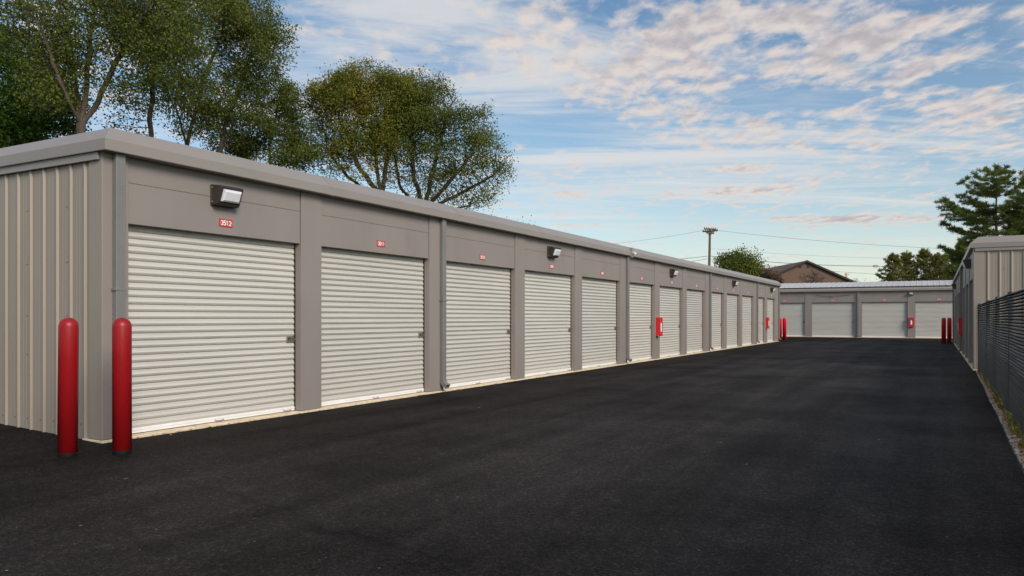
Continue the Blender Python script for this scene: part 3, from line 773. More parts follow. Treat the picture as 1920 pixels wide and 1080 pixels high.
# woven wire: zigzag strands; slats: flat strips behind
ys_ = np.arange(-1.7, 20.38, 0.028); dz = 0.036
V = []; Fq = []
rng = np.random.default_rng(5)
nrow = int(FH / dz)
vi = 0
wr = 0.0036
vs = []; fs = []
for r in range(nrow):
    zb = 0.02 + r * dz
    t = np.arange(len(ys_))
    z = zb + dz * 0.45 * (t % 2) + 0.002 * np.sin(ys_ * 3)
    x = FX(ys_) - 0.012 * (t % 2)
    sag = 0.003 * np.sin(ys_ * 1.3)
    o = len(vs)
    for k in range(len(ys_)):
        yy, xx, zz = ys_[k] - 9, x[k] - FX(9), z[k] + sag[k]
        vs += [(xx - wr, yy, zz + wr), (xx - wr, yy, zz - wr), (xx + wr, yy, zz)]
    n = len(ys_)
    idx = np.arange(n - 1)
    for a_, b_ in ((0, 1), (1, 2), (2, 0)):
        fs.append(np.stack([o + 3*idx + a_, o + 3*idx + b_, o + 3*idx + 3 + b_, o + 3*idx + 3 + a_], 1))
meshobj('woven_wire', np.array(vs), np.concatenate(fs), M['mesh'], fe)
vs = []; fs = []
zrow = 0.015
k = 0
while zrow < FH - 0.06:
    yy = -1.7
    while yy < 20.3:
        y2 = min(yy + 1.31, 20.36)
        j = rng.uniform(-0.0015, 0.0015, 4); tl = rng.uniform(0.003, 0.007)
        o = len(vs); hgt = 0.031
        vs += [(FX(yy) - FX(9) + 0.012 - tl, yy - 9, zrow + j[0]), (FX(y2) - FX(9) + 0.012 - tl, y2 - 9, zrow + j[1]), (FX(y2) - FX(9) + 0.012 + tl, y2 - 9, zrow + hgt + j[1]), (FX(yy) - FX(9) + 0.012 + tl, yy - 9, zrow + hgt + j[0])]
        fs.append((o, o+1, o+2, o+3)); yy = y2 + 0.004
    zrow += 0.036
meshobj('privacy_slats', np.array(vs), np.array(fs), M['slat'], fe)

# ------------------------------------------------------------------ verge
vv = []; ff = []
yy = np.arange(-3, 20.45, 0.15)
for i, y_ in enumerate(yy):
    for k in range(9):
        X = edgex(y_) + 0.005 + k * 0.13
        vv.append((X, y_, (-0.03 if k < 1 else -0.004) + 0.004 * math.sin(y_ * 5 + k) * (k > 0)))
for i in range(len(yy) - 1):
    for k in range(8): ff.append((i*9+k, i*9+k+1, (i+1)*9+k+1, (i+1)*9+k))
tag(MB().add(vv, ff).build('gravel_verge', M['soil'], smooth=True), kind='structure')
def scatter(name, n, m, kindf, label, seed):
    rg = random.Random(seed); vs = []; fs = []
    for _ in range(n):
        y_ = rg.uniform(3.0, 20.3)
        X = edgex(y_) + 0.02 + rg.uniform(0.0, max(0.07, FX(y_) - edgex(y_) + 0.10))
        kindf(rg, X, y_, vs, fs)
    o = meshobj(name, np.array(vs), np.array(fs), m)
    return tag(o, label, name.replace('_', ' '), None, 'stuff')
def st_(rg, X, y_, vs, fs):
    s = rg.uniform(0.004, 0.013) * (1.8 if rg.random() < 0.05 else 1); o = len(vs); z = 0.003
    c = [(rg.uniform(0.6, 1.1) * s * sx, rg.uniform(0.6, 1.3) * s * sy, rg.uniform(0.35, 0.8) * s * sz) for sx, sy, sz in ((-1,-1,-1),(1,-1,-1),(1,1,-1),(-1,1,-1),(-.6,-.6,1),(.6,-.6,1),(.6,.6,1),(-.6,.6,1))]
    a = rg.uniform(0, 6.28); ca, sa = math.cos(a), math.sin(a)
    vs += [(X + x*ca - y*sa, y_ + x*sa + y*ca, z + zz) for x, y, zz in c]
    fs += [(o, o+3, o+2, o+1), (o+4, o+5, o+6, o+7), (o, o+1, o+5, o+4), (o+1, o+2, o+6, o+5), (o+2, o+3, o+7, o+6), (o+3, o, o+4, o+7)]
def lf_(rg, X, y_, vs, fs):
    s = rg.uniform(0.008, 0.024); o = len(vs); a = rg.uniform(0, 6.28); d = Vector((math.cos(a), math.sin(a), rg.uniform(-.3, .5))); e = Vector((-math.sin(a), math.cos(a), rg.uniform(-.4, .4)))
    c = Vector((X, y_, 0.012 + rg.uniform(0, 0.015)))
    vs += [c - d*s, c + e*s*0.6, c + d*s, c - e*s*0.6]; fs.append((o, o+1, o+2, o+3))
def wd_(rg, X, y_, vs, fs):
    if math.sin(y_ * 2.1) + math.sin(y_ * 5.3 + 1) < -0.1 and rg.random() < 0.8: return
    X += 0.05
    for _ in range(6):
        a = rg.uniform(0, 6.28); h = rg.uniform(0.02, 0.09) * (2.0 if rg.random() < 0.04 else 1); w_ = 0.003 + h * 0.03; o = len(vs)
        dx, dy = math.cos(a), math.sin(a); c = Vector((X + rg.uniform(-.02, .02), y_ + rg.uniform(-.02, .02), 0))
        t = c + Vector((dx * h * 0.6, dy * h * 0.6, h)); mm = c + Vector((dx * h * 0.2, dy * h * 0.2, h * 0.6))
        sd_ = Vector((-dy, dx, 0)) * w_
        vs += [c - sd_, c + sd_, mm + sd_, mm - sd_]; fs.append((o, o+1, o+2, o+3))
        vs += [mm - sd_, mm + sd_, t + sd_ * 0.2, t - sd_ * 0.2]; fs.append((o+4, o+5, o+6, o+7))
scatter('gravel', 22000, M['stone'], st_, 'pale loose gravel along the foot of the fence', 1)
scatter('fallen_leaves', 3800, M['deadleaf'], lf_, 'brown fallen leaves among the gravel by the fence', 2)
scatter('weeds', 2300, M['weed'], wd_, 'low green weeds growing at the foot of the fence', 3)

rg_ = random.Random(77); vs = []; fs = []
for _ in range(420):
    y_ = 4.9 + 32 * rg_.random() ** 1.6; lf_(rg_, LX + 0.02 + abs(rg_.gauss(0, 0.05)), y_, vs, fs)
for _ in range(40):
    lf_(rg_, rg_.uniform(-6.8, 0.3), rg_.uniform(2.5, 26), vs, fs)
vs = [Vector((v[0], v[1], v[2] * 0.5 + 0.002)) for v in vs]
tag(meshobj('leaf_litter', np.array(vs), np.array(fs), M['deadleaf']), 'small dead leaves caught along the foot of the left doors', 'leaf litter', None, 'stuff')

# ------------------------------------------------------------------ trees (space colonisation)
def grow(base, guides, ell, nat, step, kill, seed, carve=-1.35, trunk_top=None, infl=4.0, taper=2.3, rtip=0.008):
    rg = np.random.default_rng(seed)
    vol = np.array([(e[3] * e[4] * e[5]) ** 0.85 for e in ell]); vol = vol / vol.sum()
    A = []
    for e, f in zip(ell, vol):
        n = max(4, int(nat * f)); d = rg.normal(size=(n, 3)); d /= np.linalg.norm(d, axis=1)[:, None]
        r = rg.random(n) ** (1 / 2.2)
        K = rg.normal(size=(5, 3)) * 3.2; r = r * (1 + 0.13 * np.sin(d @ K.T + rg.uniform(0, 6, 5)).sum(1) / 1.2)
        A.append(np.array(e[:3]) + d * r[:, None] * np.array(e[3:6]))
    A = np.concatenate(A)
    # carve lumpy gaps
    ph = rg.uniform(0, 6, 6)
    gsum = np.sin(A[:, 0]*1.3+ph[0]) + np.sin(A[:, 1]*1.5+ph[1]) + np.sin(A[:, 2]*1.7+ph[2]) + np.sin((A[:, 0]+A[:, 2])*0.9+ph[3])
    A = A[gsum > carve]
    pts = [np.array(base, float)]; par = [-1]
    def line(i0, tgt):
        cur = pts[i0]; tgt = np.array(tgt, float); n = max(1, int(np.linalg.norm(tgt - cur) / step)); i = i0
        for k in range(1, n + 1):
            q = cur + (tgt - cur) * k / n + rg.normal(size=3) * 0.035 * step * 2
            pts.append(q); par.append(i); i = len(pts) - 1
        return i
    for gl in guides:           # each: list of points, first entry may be index reference to start
        i = 0; start = gl[0]
        if isinstance(start, tuple) and start[0] == 'near':
            P_ = np.array(pts); i = int(np.argmin(((P_ - np.array(start[1])) ** 2).sum(1)))
            gl = gl[1:]
        for tg in gl: i = line(i, tg)
    Pn = np.array(pts)
    D2 = ((A[:, None] - Pn[None]) ** 2).sum(2); near = D2.argmin(1); dist = D2.min(1)
    for it in range(220):
        alive = dist > kill ** 2
        A = A[alive]; near = near[alive]; dist = dist[alive]
        if len(A) == 0: break
        act = dist < infl ** 2
        if not act.any(): infl *= 1.5; continue
        Pn = np.array(pts)
        dirs = A[act] - Pn[near[act]]; dirs /= np.linalg.norm(dirs, axis=1)[:, None]
        acc = np.zeros_like(Pn); np.add.at(acc, near[act], dirs)
        idx = np.unique(near[act]); v = acc[idx]; ln = np.linalg.norm(v, axis=1); ok = ln > 0.05
        idx = idx[ok]; v = v[ok] / ln[ok][:, None] + rg.normal(size=(ok.sum(), 3)) * 0.16
        v /= np.linalg.norm(v, axis=1)[:, None]
        new = Pn[idx] + v * step
        o = len(pts)
        for q, pa in zip(new, idx): pts.append(q); par.append(int(pa))
        d2 = ((A[:, None] - new[None]) ** 2).sum(2); m_ = d2.argmin(1); mv = d2.min(1)
        b_ = mv < dist; near[b_] = m_[b_] + o; dist[b_] = mv[b_]
    P_ = np.array(pts); n = len(P_); r = np.full(n, 0.0); ch = np.zeros(n, int)
    par = np.array(par)
    for i in range(n - 1, 0, -1):
        if r[i] == 0: r[i] = rtip ** taper
        r[par[i]] += r[i]; ch[par[i]] += 1
    if r[0] == 0: r[0] = rtip ** taper
    return P_, par, r ** (1 / taper), ch, rg
def tubes(P_, par, r, rmax_sides=(5, 7)):
    n = len(P_); idx = np.arange(1, n); a = P_[par[idx]]; b = P_[idx]
    d = b - a; ln = np.linalg.norm(d, axis=1); ok = ln > 1e-5; a, b, d, idx = a[ok], b[ok], d[ok] / ln[ok][:, None], idx[ok]
    up = np.where(np.abs(d[:, 2:3]) < 0.9, np.array([[0, 0, 1.0]]), np.array([[1.0, 0, 0]]))
    s = np.cross(d, up); s /= np.linalg.norm(s, axis=1)[:, None]; t = np.cross(d, s)
    k = 6; ra = np.minimum(r[par[idx]], r[idx] * 1.35); rb = r[idx]
    ang = np.arange(k) * 2 * np.pi / k
    ringd = s[:, None] * np.cos(ang)[None, :, None] + t[:, None] * np.sin(ang)[None, :, None]
    V0 = (a - d * (rb * 0.3)[:, None])[:, None] + ringd * ra[:, None, None]; V1 = (b + d * (rb * 0.3)[:, None])[:, None] + ringd * rb[:, None, None]
    V = np.concatenate([V0, V1], 1).reshape(-1, 3); m = len(a); base = np.arange(m)[:, None] * 2 * k; j = np.arange(k)[None]
    Fq = np.stack([base + j, base + (j + 1) % k, base + k + (j + 1) % k, base + k + j], 2).reshape(-1, 4)
    return V, Fq
def leafquads(C, size, rg, droop=0.0, aspect=0.55):
    n = len(C); d = rg.normal(size=(n, 3)); d[:, 2] -= droop; d /= np.linalg.norm(d, axis=1)[:, None]
    e = np.cross(d, rg.normal(size=(n, 3))); e /= np.linalg.norm(e, axis=1)[:, None]
    s = size * rg.uniform(0.6, 1.35, n)[:, None] * 0.5
    V = np.stack([C - d * s, C + e * s * aspect + d * s * 0.1, C + d * s, C - e * s * aspect + d * s * 0.1], 1).reshape(-1, 3)
    return V, np.arange(4 * n).reshape(n, 4)
def tree(label, u, z, crown, leaf, bark='bark', guides=(), nat=1300, step=0.30, kill=0.50, per=16, spread=0.34, lsize=0.13, seed=1, name='broadleaf_tree', cat='tree', group=None, rtip=0.008, leafr=0.03, lowthin=1.0, carve=-1.35, thin=1.0, deep=1.0, taper=2.3):
    base = world(u, z); base.z = 0
    ell = []
    for (cu, cv, ru, rv, *dd) in crown:
        c = world(cu, z + (dd[0] if dd else 0), cv); ell.append((c.x - base.x, c.y - base.y, c.z, ru * z / F, ru * z / F * deep, rv * z / F))
    if nat >= 900:      # ragged outline: small outlying boughs round the crown
        rb = random.Random(seed * 7 + 1); main = list(ell)
        for _ in range(16):
            e = rb.choice(main); a_ = rb.uniform(0, 6.283); el_ = rb.uniform(-0.3, 1.4); k_ = rb.uniform(0.88, 1.08)
            cx, cy, cz = e[0] + e[3] * k_ * math.cos(a_) * math.cos(el_), e[1] + e[4] * k_ * math.sin(a_) * math.cos(el_), e[2] + e[5] * k_ * math.sin(el_)
            rr = rb.uniform(0.16, 0.30) * min(e[3], e[5])
            ell.append((cx, cy, cz, rr * 1.3, rr * 1.3, rr))
    gs = []
    for gl in guides:
        q = []
        for it in gl:
            if it[0] == 'near': c = world(it[1], z, it[2]); q.append(('near', (c.x - base.x, c.y - base.y, c.z)))
            else:
                c = world(it[0], z + (it[2] if len(it) > 2 else 0), it[1]); q.append((c.x - base.x, c.y - base.y, c.z))
        gs.append(q)
    if nat >= 900: nat = int(nat * 3.4); kill *= 0.62; step *= 0.78; per *= 2.1; spread *= 0.62; rtip *= 1.15; lsize *= 0.78
    P_, par, r, ch, rg = grow((0, 0, -0.2), gs, ell, nat, step, kill, seed, carve=carve, rtip=rtip * 0.85, taper=taper)
    T = empty(name, (base.x, base.y, 0), 0, label, cat, group)
    V, Fq = tubes(P_, par, r); meshobj('trunk', V, Fq, M[bark], T, smooth=True)
    low = P_[:, 2] > 0
    src = P_[(r < leafr) & low]
    # clump weights make dense and open parts
    f1 = sum(np.sin((src @ rg.normal(size=3) * 2.3) + rg.uniform(0, 6)) for _ in range(7)) / 1.87
    wgt = rg.gamma(1.6, 1.0, len(src)) / 1.6 * np.clip(1.25 + 0.75 * f1, 0.25, 3)
    hh = (src[:, 2] - src[:, 2].min()) / max(0.1, np.ptp(src[:, 2]))
    wgt = wgt * (lowthin + (1 - lowthin) * np.clip((hh - 0.25) / 0.35, 0, 1))
    cnt = rg.poisson(per * wgt * thin)
    C = np.repeat(src, cnt, axis=0); C = C + rg.normal(size=C.shape) * spread * np.array([1, 1, 0.75])
    V, Fq = leafquads(C, lsize * 0.88, rg, 0.3)
    meshobj('crown', V, Fq, M[leaf], T)
    return T
GB = 'broadleaf trees behind the left building'
tree('large spreading tree whose forked trunk stands out above the near roof corner', 152, 22, [(60, 30, 110, 110), (170, -40, 140, 130), (290, -10, 95, 110), (330, 60, 40, 60), (90, 150, 70, 60), (215, 150, 45, 60)], 'leaf_dark',
     guides=[[(152, 262), (150, 235)], [('near', 150, 240), (128, 190, -0.5), (100, 120, -0.8), (80, 60, -1)], [('near', 150, 235), (160, 180, 0.3), (168, 90, 0.4), (180, 0, 0.5)], [('near', 150, 235), (185, 190, 0.2), (215, 120, 0), (255, 50, 0), (300, -10, 0)], [('near', 150, 240), (145, 180, 0.8), (130, 90, 1.0), (125, 20, 1)]],
     nat=1700, per=13, seed=3, group=GB, rtip=0.010, lsize=0.125)
tree('dense deep green tree at the far left edge behind the roof', 35, 27, [(20, 130, 95, 70), (60, 210, 80, 60), (-10, 230, 80, 65), (95, 235, 50, 45), (20, 265, 70, 40)], 'leaf_deep', 'barkdark', guides=[[(40, 300), (45, 180)]], nat=1500, per=19, seed=5, group=GB, lsize=0.16)
tree('tall tree with a straight dark stem, right of the forked tree', 282, 27, [(300, 60, 85, 80), (265, 190, 55, 60), (330, 140, 60, 70), (350, 0, 80, 60), (240, 225, 40, 30)], 'leaf_dark', 'barkdark', guides=[[(283, 290), (282, 200), (290, 100), (315, 20)]], nat=1300, per=12, seed=7, lowthin=0.7, taper=2.2, group=GB, lsize=0.14)
tree('leaning slender tree with open crown against the sky, behind the lamp corner', 345, 30, [(420, 50, 85, 80), (390, 150, 70, 70), (450, 0, 60, 50), (360, 230, 60, 40)], 'leaf_dark', 'bark', guides=[[(345, 300), (360, 230), (385, 140), (420, 50)], [('near', 350, 270), (330, 200), (345, 110)]], nat=1300, per=12, seed=9, lowthin=0.7, taper=2.2, group=GB, lsize=0.14)
tree('tree with ragged tall top reaching into blue sky, between two others', 410, 31, [(490, 85, 50, 65), (450, 120, 60, 70), (470, 190, 50, 60), (520, 90, 26, 40), (415, 225, 60, 45), (430, 40, 60, 50)], 'leaf_dark', 'bark', guides=[[(405, 320), (420, 240), (455, 150), (480, 80)], [('near', 408, 290), (440, 230), (490, 180)]], nat=1300, per=13, seed=12, lowthin=0.7, taper=2.2, group=GB, lsize=0.14)
tree('feathery green tree hanging low over the roof, left of the yellowish tree', 505, 34, [(520, 215, 48, 68), (480, 240, 60, 55), (550, 260, 32, 50), (545, 295, 45, 35), (440, 270, 55, 40)], 'leaf_olive', 'bark', guides=[[(505, 340), (505, 280), (520, 200)]], nat=1300, per=21, seed=15, group=GB, lsize=0.14, step=0.3, kill=0.5)
tree('rounded tree with yellowing leaves above the roof', 715, 35, [(655, 200, 62, 62), (690, 165, 45, 42), (620, 255, 42, 55), (700, 250, 60, 60), (610, 305, 34, 30), (650, 300, 60, 38), (740, 180, 45, 42), (690, 335, 50, 25)], 'leaf_yellow', 'barkdark',
     guides=[[(718, 390), (718, 370)], [('near', 718, 375), (705, 310), (700, 230)], [('near', 718, 375), (670, 310, -0.4), (640, 230, -0.5)], [('near', 718, 375), (725, 300, 0.5), (725, 220, 0.6)], [('near', 718, 380), (650, 330, 0.6), (615, 280, 0.8)]], nat=2400, per=23, seed=21, carve=-2.2, lowthin=0.3, taper=2.15, group=GB, lsize=0.14, rtip=0.012)
tree('wide dome-shaped tree with fanned dark stems, rightmost behind the roof', 800, 36, [(780, 215, 62, 62), (838, 238, 66, 58), (893, 275, 52, 52), (925, 312, 42, 38), (840, 310, 75, 45), (890, 372, 50, 22), (752, 290, 60, 60), (945, 335, 24, 20), (800, 350, 60, 35), (870, 330, 60, 45)], 'leaf_olive', 'barkdark',
     guides=[[(795, 410), (795, 395)], [('near', 795, 400), (775, 330), (770, 240)], [('near', 795, 400), (810, 330, 0.5), (830, 250, 0.7)], [('near', 795, 400), (840, 345, -0.5), (885, 290, -0.6)], [('near', 795, 400), (860, 365, 0.3), (925, 330, 0.4)], [('near', 795, 405), (750, 350, 0.6), (735, 270, 0.8)], [('near', 795, 405), (880, 385, -0.2)]], nat=3200, per=19, seed=23, carve=-3, lowthin=0.22, rtip=0.0105, taper=2.15, group=GB, lsize=0.135)
tree('small treetop barely showing over the middle of the left roof', 985, 60, [(985, 430, 16, 16)], 'leaf_olive', 'barkdark', nat=160, step=0.4, kill=0.6, per=22, seed=31, lsize=0.18)
tree('tiny treetop just over the roof below the dome-shaped tree', 934, 58, [(934, 420, 14, 12)], 'leaf_dark', 'barkdark', nat=120, step=0.4, kill=0.6, per=20, seed=32, lsize=0.18)
# background broadleaves
tree('round olive tree right of the utility pole', 1385, 62, [(1385, 497, 34, 26), (1400, 510, 26, 22), (1368, 505, 22, 22)], 'leaf_olive', 'barkdark', nat=800, step=0.3, kill=0.4, per=60, seed=41, lsize=0.2, spread=0.32)
tree('wispy young tree beside the utility pole', 1344, 60, [(1344, 495, 8, 16)], 'leaf_dark', 'barkdark', nat=90, step=0.25, kill=0.35, per=6, seed=42, lsize=0.15, spread=0.2, name='young_tree')
tree('sparse upright young tree left of the brown house', 1432, 64, [(1430, 500, 11, 18)], 'leaf_dark', 'barkdark', nat=140, step=0.25, kill=0.4, per=4, seed=43, lsize=0.14, spread=0.2, name='young_tree')
tree('low green tree just left of the brown gable', 1460, 90, [(1458, 508, 22, 11), (1440, 512, 18, 10)], 'leaf_olive', 'barkdark', nat=300, step=0.4, kill=0.6, per=45, seed=44, lsize=0.22)
tree('small round tree right of the brown house', 1607, 85, [(1607, 526, 9, 10)], 'leaf_olive', 'barkdark', nat=90, step=0.35, kill=0.5, per=10, seed=45, lsize=0.2)
tree('tiny treetop showing between the small round tree and the pines', 1634, 88, [(1633, 531, 8, 8)], 'leaf_dark', 'barkdark', nat=60, step=0.35, kill=0.5, per=12, seed=46, lsize=0.2)
GS = 'brown shrubs in front of the house'
tree('bare brown shrub in front of the middle of the house gable', 1524, 66, [(1524, 522, 24, 15)], 'leaf_brown', 'barkdark', nat=800, step=0.22, kill=0.3, per=4, seed=51, lsize=0.12, spread=0.1, name='bare_shrub', cat='shrub', group=GS, rtip=0.012)
tree('bushy brown shrub where the left roof ends', 1432, 63, [(1430, 520, 30, 16), (1455, 526, 14, 12)], 'leaf_brown', 'barkdark', nat=900, step=0.24, kill=0.35, per=14, seed=52, lsize=0.14, spread=0.15, name='bare_shrub', cat='shrub', group=GS, rtip=0.010)

# ------------------------------------------------------------------ pines
def pine(label, u, z, vtop, halfw, leaf, seed, group, dens=1.0, lopside=0.0, zb=0.25, fp=0.25, needle=0.22, bark='barkpine'):
    rg = np.random.default_rng(seed)
    base = world(u, z); H = EYE + (HOR - vtop) / F * z; Rm = halfw / F * z
    T = empty('pine_tree', (base.x, base.y, 0), 0, label, 'tree', group)
    tr = MB(); nseg = 12
    wob = rg.normal(size=(nseg + 1, 2)) * 0.05
    pts = [(wob[i, 0] * i / nseg, wob[i, 1] * i / nseg, -0.1 + (H + 0.1) * i / nseg) for i in range(nseg + 1)]
    tr.tube(pts, [0.035 * H * (1 - i / nseg) ** 0.9 * 0.45 + 0.015 for i in range(nseg + 1)], 8)
    C = []; D = []
    zc = H * zb
    left = np.array([-CS, -SN, 0])
    while zc < H - 0.15:
        f = (zc - H * zb) / (H * (1 - zb))
        prof = (0.5 + 0.5 * f / fp) if f < fp else ((1 - f) / (1 - fp)) ** 0.85
        nb = rg.integers(4, 7)
        a0 = rg.uniform(0, 6.28)
        for b_ in range(nb):
            a = a0 + b_ * 6.283 / nb + rg.uniform(-.35, .35)
            d = np.array([math.cos(a), math.sin(a), 0]); ln = Rm * prof * rg.uniform(0.5, 1.12) * (1 + lopside * d.dot(left)) + 0.12
            rise = rg.uniform(0.0, 0.22) + 0.55 * f ** 2
            p0 = np.array([0, 0, zc + rg.uniform(-0.15, 0.15)]); n = max(3, int(ln / 0.35))
            path = []
            for k in range(n + 1):
                t = k / n; path.append(p0 + d * ln * t + np.array([0, 0, ln * (rise * t - 0.16 * t * (1 - t) * 2 + 0.10 * t ** 3)]) + rg.normal(size=3) * 0.03)
            tr.tube(path, [0.012 + 0.012 * ln * (1 - k / n) for k in range(n + 1)], 4, cap=False)
            side = np.array([-d[1], d[0], 0])
            for k in range(1, n + 1):
                t = k / n
                if t < 0.28: continue
                wd = ln * 0.34 * (1 - abs(t - 0.6) * 0.9)
                for sg in (-1, 1):
                    if rg.random() < 0.12: continue
                    q1 = path[k] + side * sg * wd * rg.uniform(0.5, 1) + d * wd * 0.6 + np.array([0, 0, rg.uniform(-.02, .12)])
                    tr.tube([path[k], q1], [0.010, 0.006], 3, cap=False)
                    m = max(2, int(np.linalg.norm(q1 - path[k]) / 0.14))
                    for s_ in range(m):
                        C.append(path[k] + (q1 - path[k]) * ((s_ + 1) / m)); D.append((q1 - path[k]))
                C.append(path[k]); D.append(d + np.array([0, 0, .2]))
        zc += rg.uniform(0.40, 0.68) * (H / 11)
    for k in range(6): C.append(np.array([0, 0, H - 0.12 * k])); D.append(np.array([0, 0, 1.0]))
    C = np.array(C); D = np.array(D); D /= np.linalg.norm(D, axis=1)[:, None] + 1e-6
    k = int(8 * dens); C = np.repeat(C, k, 0); D = np.repeat(D, k, 0)
    C = C + rg.normal(size=C.shape) * 0.055
    dr = D * 0.5 + rg.normal(size=C.shape) * 0.55 + np.array([0, 0, 0.28]); dr /= np.linalg.norm(dr, axis=1)[:, None]
    e = np.cross(dr, rg.normal(size=C.shape)); e /= np.linalg.norm(e, axis=1)[:, None]
    ln = needle * rg.uniform(0.6, 1.2, len(C))[:, None]; wd = 0.020 * (z / 60) ** 0.7
    V = np.stack([C - e * wd, C + e * wd, C + dr * ln + e * wd * 0.4, C + dr * ln - e * wd * 0.4], 1).reshape(-1, 3)
    tr.build('trunk', M[bark], T, smooth=True, fix=False)
    meshobj('crown', V, np.arange(len(V)).reshape(-1, 4), M[leaf], T)
    return T
GP = 'pines beyond the right building'
pine('large layered pine rising above the right building roof', 1868, 60, 314, 98, 'leaf_pine', 61, GP, dens=3.2, lopside=0.1, zb=0.32, fp=0.42)
pine('tall pine cut off by the right edge of the picture', 1945, 56, 290, 72, 'leaf_pine', 62, GP, dens=3.0, zb=0.3, fp=0.3)
pine('pine filling the gap low behind the right eave', 1804, 72, 452, 36, 'leaf_pine', 63, GP, dens=2.0, zb=0.1, fp=0.3)
GF = 'row of pines beyond the far building'
pine('broad pine at the left end of the far row', 1674, 84, 477, 40, 'leaf_pinefar', 64, GF, zb=0.1, dens=1.8)
pine('pine close behind the broad one, second in the far row', 1700, 86, 473, 38, 'leaf_pinefar', 65, GF, zb=0.1, dens=1.8)
pine('pointed pine in the middle of the far row', 1732, 84, 468, 42, 'leaf_pinefar', 66, GF, zb=0.1, dens=1.7)
pine('shorter pine between two pointed ones in the far row', 1757, 88, 478, 38, 'leaf_pinefar', 67, GF, zb=0.1, dens=1.7)
pine('pointed pine at the right end of the far row', 1779, 82, 466, 38, 'leaf_pinefar', 68, GF, zb=0.1, dens=1.7)

# ------------------------------------------------------------------ brown house
zh = 78
def hp(u, v, dz=0): return world(u, zh + dz, v)
hb_ = world(1511, zh)
H_ = empty('brown_house', (hb_.x, hb_.y, 0), TH, 'brown house with a wide gable, two dark vents and roof pipes beyond the far building', 'house')
k = zh / F
X = lambda u: (u - 1511) * k
Z = lambda v: EYE + (HOR - v) * k
ap = Z(491); lo = Z(545); xr = X(1634)
W2 = xr
# gable wall (thick) in local coords: y away from the viewer
g_ = MB(); d_ = 14.0
g_.add([(-W2, 0, -0.1), (W2, 0, -0.1), (W2, 0, lo), (0, 0, ap), (-W2, 0, lo), (-W2, d_, -0.1), (W2, d_, -0.1), (W2, d_, lo), (0, d_, ap), (-W2, d_, lo)],
       [(0, 1, 2, 3, 4), (9, 8, 7, 6, 5), (1, 6, 7, 2), (0, 4, 9, 5)])
g_.build('wall', M['brownwall'], H_)
rf = MB(); t = 0.12; oh = 0.25; sl_ = (ap - lo) / W2
for sg in (-1, 1):
    x1 = sg * (W2 + 0.4); z1 = lo - 0.4 * sl_
    rf.add([(0, -oh, ap + 0.01), (x1, -oh, z1 + 0.01), (x1, d_ + oh, z1 + 0.01), (0, d_ + oh, ap + 0.01), (0, -oh, ap + t), (x1, -oh, z1 + t), (x1, d_ + oh, z1 + t), (0, d_ + oh, ap + t)],
           [(0, 1, 2, 3), (4, 7, 6, 5), (0, 4, 5, 1), (1, 5, 6, 2), (2, 6, 7, 3)])
roofo = rf.build('roof', M['brownroof'], H_)
for sg in (-1, 1):
    MB().add([(0, -oh - 0.04, ap - 0.02), (sg*(W2+.4), -oh - 0.04, lo - .4*sl_ - 0.02), (sg*(W2+.4), -oh + 0.003, lo - .4*sl_ - 0.02), (0, -oh + 0.003, ap - 0.02), (0, -oh - 0.04, ap + t + 0.05), (sg*(W2+.4), -oh - 0.04, lo - .4*sl_ + t + 0.05), (sg*(W2+.4), -oh + 0.003, lo - .4*sl_ + t + 0.05), (0, -oh + 0.003, ap + t + 0.05)], [(0,1,2,3),(4,7,6,5),(0,4,5,1),(1,5,6,2),(2,6,7,3),(3,7,4,0)]).build('rake_trim', M['darktrim'], roofo)
for u_ in (1499, 1514.5):
    MB().bbox((X(u_) - 0.10 * 1, -0.05, Z(502)), (X(u_) + 0.20, -0.005, Z(498)), 0.005).build('vent', M['darktrim'], H_)
for u_, v_ in ((1538.8, 495.5), (1545.6, 499.5), (1573, 516)):
    xx = X(u_); zz = ap - sl_ * xx
    MB().tube([(xx, 2.5, zz), (xx, 2.5, Z(v_) + (HOR - v_) / F * 2.5)], 0.11, 8).build('roof_pipe', M['darktrim'], roofo)
# lower wing to the left: roof plane facing the viewer
wr_ = Z(504.5); x0, x1 = X(1405), X(1500)
wg = MB()
wg.add([(x0, -1.2, 2.4), (x1, -1.2, 2.4), (x1, 4, wr_), (x0, 4, wr_), (x0, 9, 2.4), (x1, 9, 2.4)], [(0, 1, 2, 3), (3, 2, 5, 4)])
wg.build('wing_roof', M['brownroof'], H_)
MB().box((x0 + 0.3, -0.9, -0.1), (x1 - 0.2, 8.7, 2.45)).build('wing_wall', M['brownwall'], H_)

# ------------------------------------------------------------------ utility pole and wires
zp = 80
pb = world(1329, zp)
Pp = empty('utility_pole', (pb.x, pb.y, 0), TH, 'wooden utility pole with crossarms rising over the left roof', 'utility pole')
hp_ = EYE + (HOR - 428) / F * zp
MB().tube([(0, 0, -0.2), (0.03, 0, hp_ * 0.5), (0.12, 0, hp_)], [0.17, 0.145, 0.11], 10).build('pole', M['wood'], Pp)
def arm(z_, ang, ln, nm='crossarm'):
    d = Vector((math.cos(ang), math.sin(ang), 0)); c = Vector((0.11, -0.12, z_))
    a_ = MB().tube([c - d * ln, c + d * ln], 0.075, 6); o = a_.build(nm, M['wood'], Pp)
    for t in (-0.95, -0.6, -0.3, 0.3, 0.6, 0.95):
        q = c + d * ln * t; ins = MB(); ins.lathe([(0.03, 0), (0.05, 0.03), (0.03, 0.06), (0.05, 0.09), (0.02, 0.12), (0, 0.12)], 8, (q.x, q.y, q.z + 0.06))
        ins.build('insulator', M['wire'], o)
arm(hp_ - 0.10, R(20), 0.72); arm(hp_ - 0.30, R(-35), 0.80); arm(hp_ - 0.50, R(40), 0.6)
bm_ = MB(); bm_.tube([(-0.45, -0.1, hp_ - 0.3), (0.1, -0.1, hp_ - 0.8), (0.6, -0.1, hp_ - 0.3)], 0.03, 6); bm_.build('braces', M['wood'], Pp)
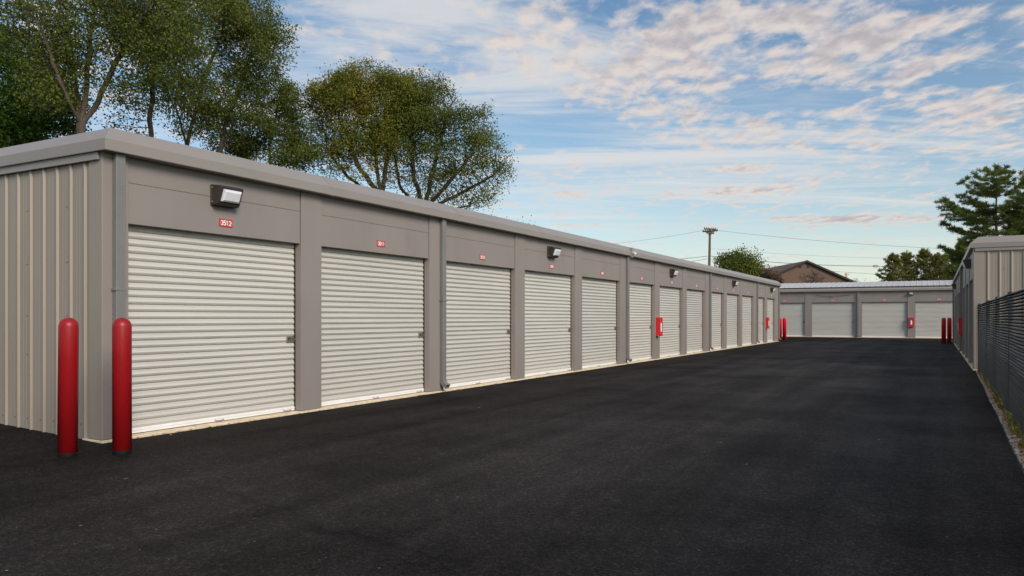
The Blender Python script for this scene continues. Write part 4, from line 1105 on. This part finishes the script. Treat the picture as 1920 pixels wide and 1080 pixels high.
GW = 'overhead power lines'
def wire_(pts, sag, label, r=0.016):
    a = world(pts[0][0], pts[0][2], pts[0][1]); b = world(pts[1][0], pts[1][2], pts[1][1]); n = 24
    q = [a.lerp(b, i / n) - a - Vector((0, 0, sag * 4 * (i / n) * (1 - i / n))) for i in range(n + 1)]
    o = MB().tube(q, r, 5).build('power_line', M['wire'], smooth=True); o.location = a
    tag(o, label, 'power line', GW); return o
wire_([(1337, 431, zp), (1900, 470, 80)], 0.4, 'uppermost thin wire running right from the top of the pole', 0.013)
wire_([(1325, 431, zp), (1040, 466, 95)], 0.3, 'thin wire running left from the top of the pole', 0.011)
wire_([(1331, 480, zp), (1642, 499, 78)], 0.25, 'thicker cable from the pole passing just above the house apex', 0.026)
wire_([(1642, 499, 78), (1860, 506, 78)], 0.1, 'thicker cable continuing right behind the pines', 0.020)
wire_([(1327, 480, zp), (1150, 490, 90)], 0.2, 'upper cable running left from the middle of the pole', 0.022)
wire_([(1327, 485, zp), (1150, 500, 90)], 0.3, 'lower cable running left from the middle of the pole', 0.018)
wire_([(1331, 486, zp), (1800, 521, 80)], 0.3, 'lowest cable crossing in front of the house roof', 0.014)
wire_([(1331, 466, zp), (1900, 482, 84)], 0.5, 'faint middle wire well above the house', 0.009)
sp_ = MB().tube([(-0.3, 0, 0), (-0.15, 0, 0.09), (0.15, 0, 0.09), (0.3, 0, 0), (0.15, 0, -0.09), (-0.15, 0, -0.09), (-0.3, 0, 0)], 0.03, 5).build('cable_loop', M['wire'])
sp_.location = world(1642, 77.9, 499); sp_.rotation_euler = (0, 0, TH); tag(sp_, 'dark coiled loop of cable hanging from the thicker line near the pines', 'cable loop')
q = world(1587.5, 84)
s2_ = empty('stub_post', (q.x, q.y, 0), 0, 'short pale post standing right of the brown house', 'post')
MB().tube([(0, 0, -0.1), (0, 0, EYE + (HOR - 512) / F * 84)], [0.16, 0.13], 8).build('shaft', M['concrete'], s2_)
MB().tube([(-0.2, 0, EYE + (HOR - 514) / F * 84), (0.2, 0, EYE + (HOR - 514) / F * 84)], 0.05, 6).build('bracket', M['wood'], s2_)
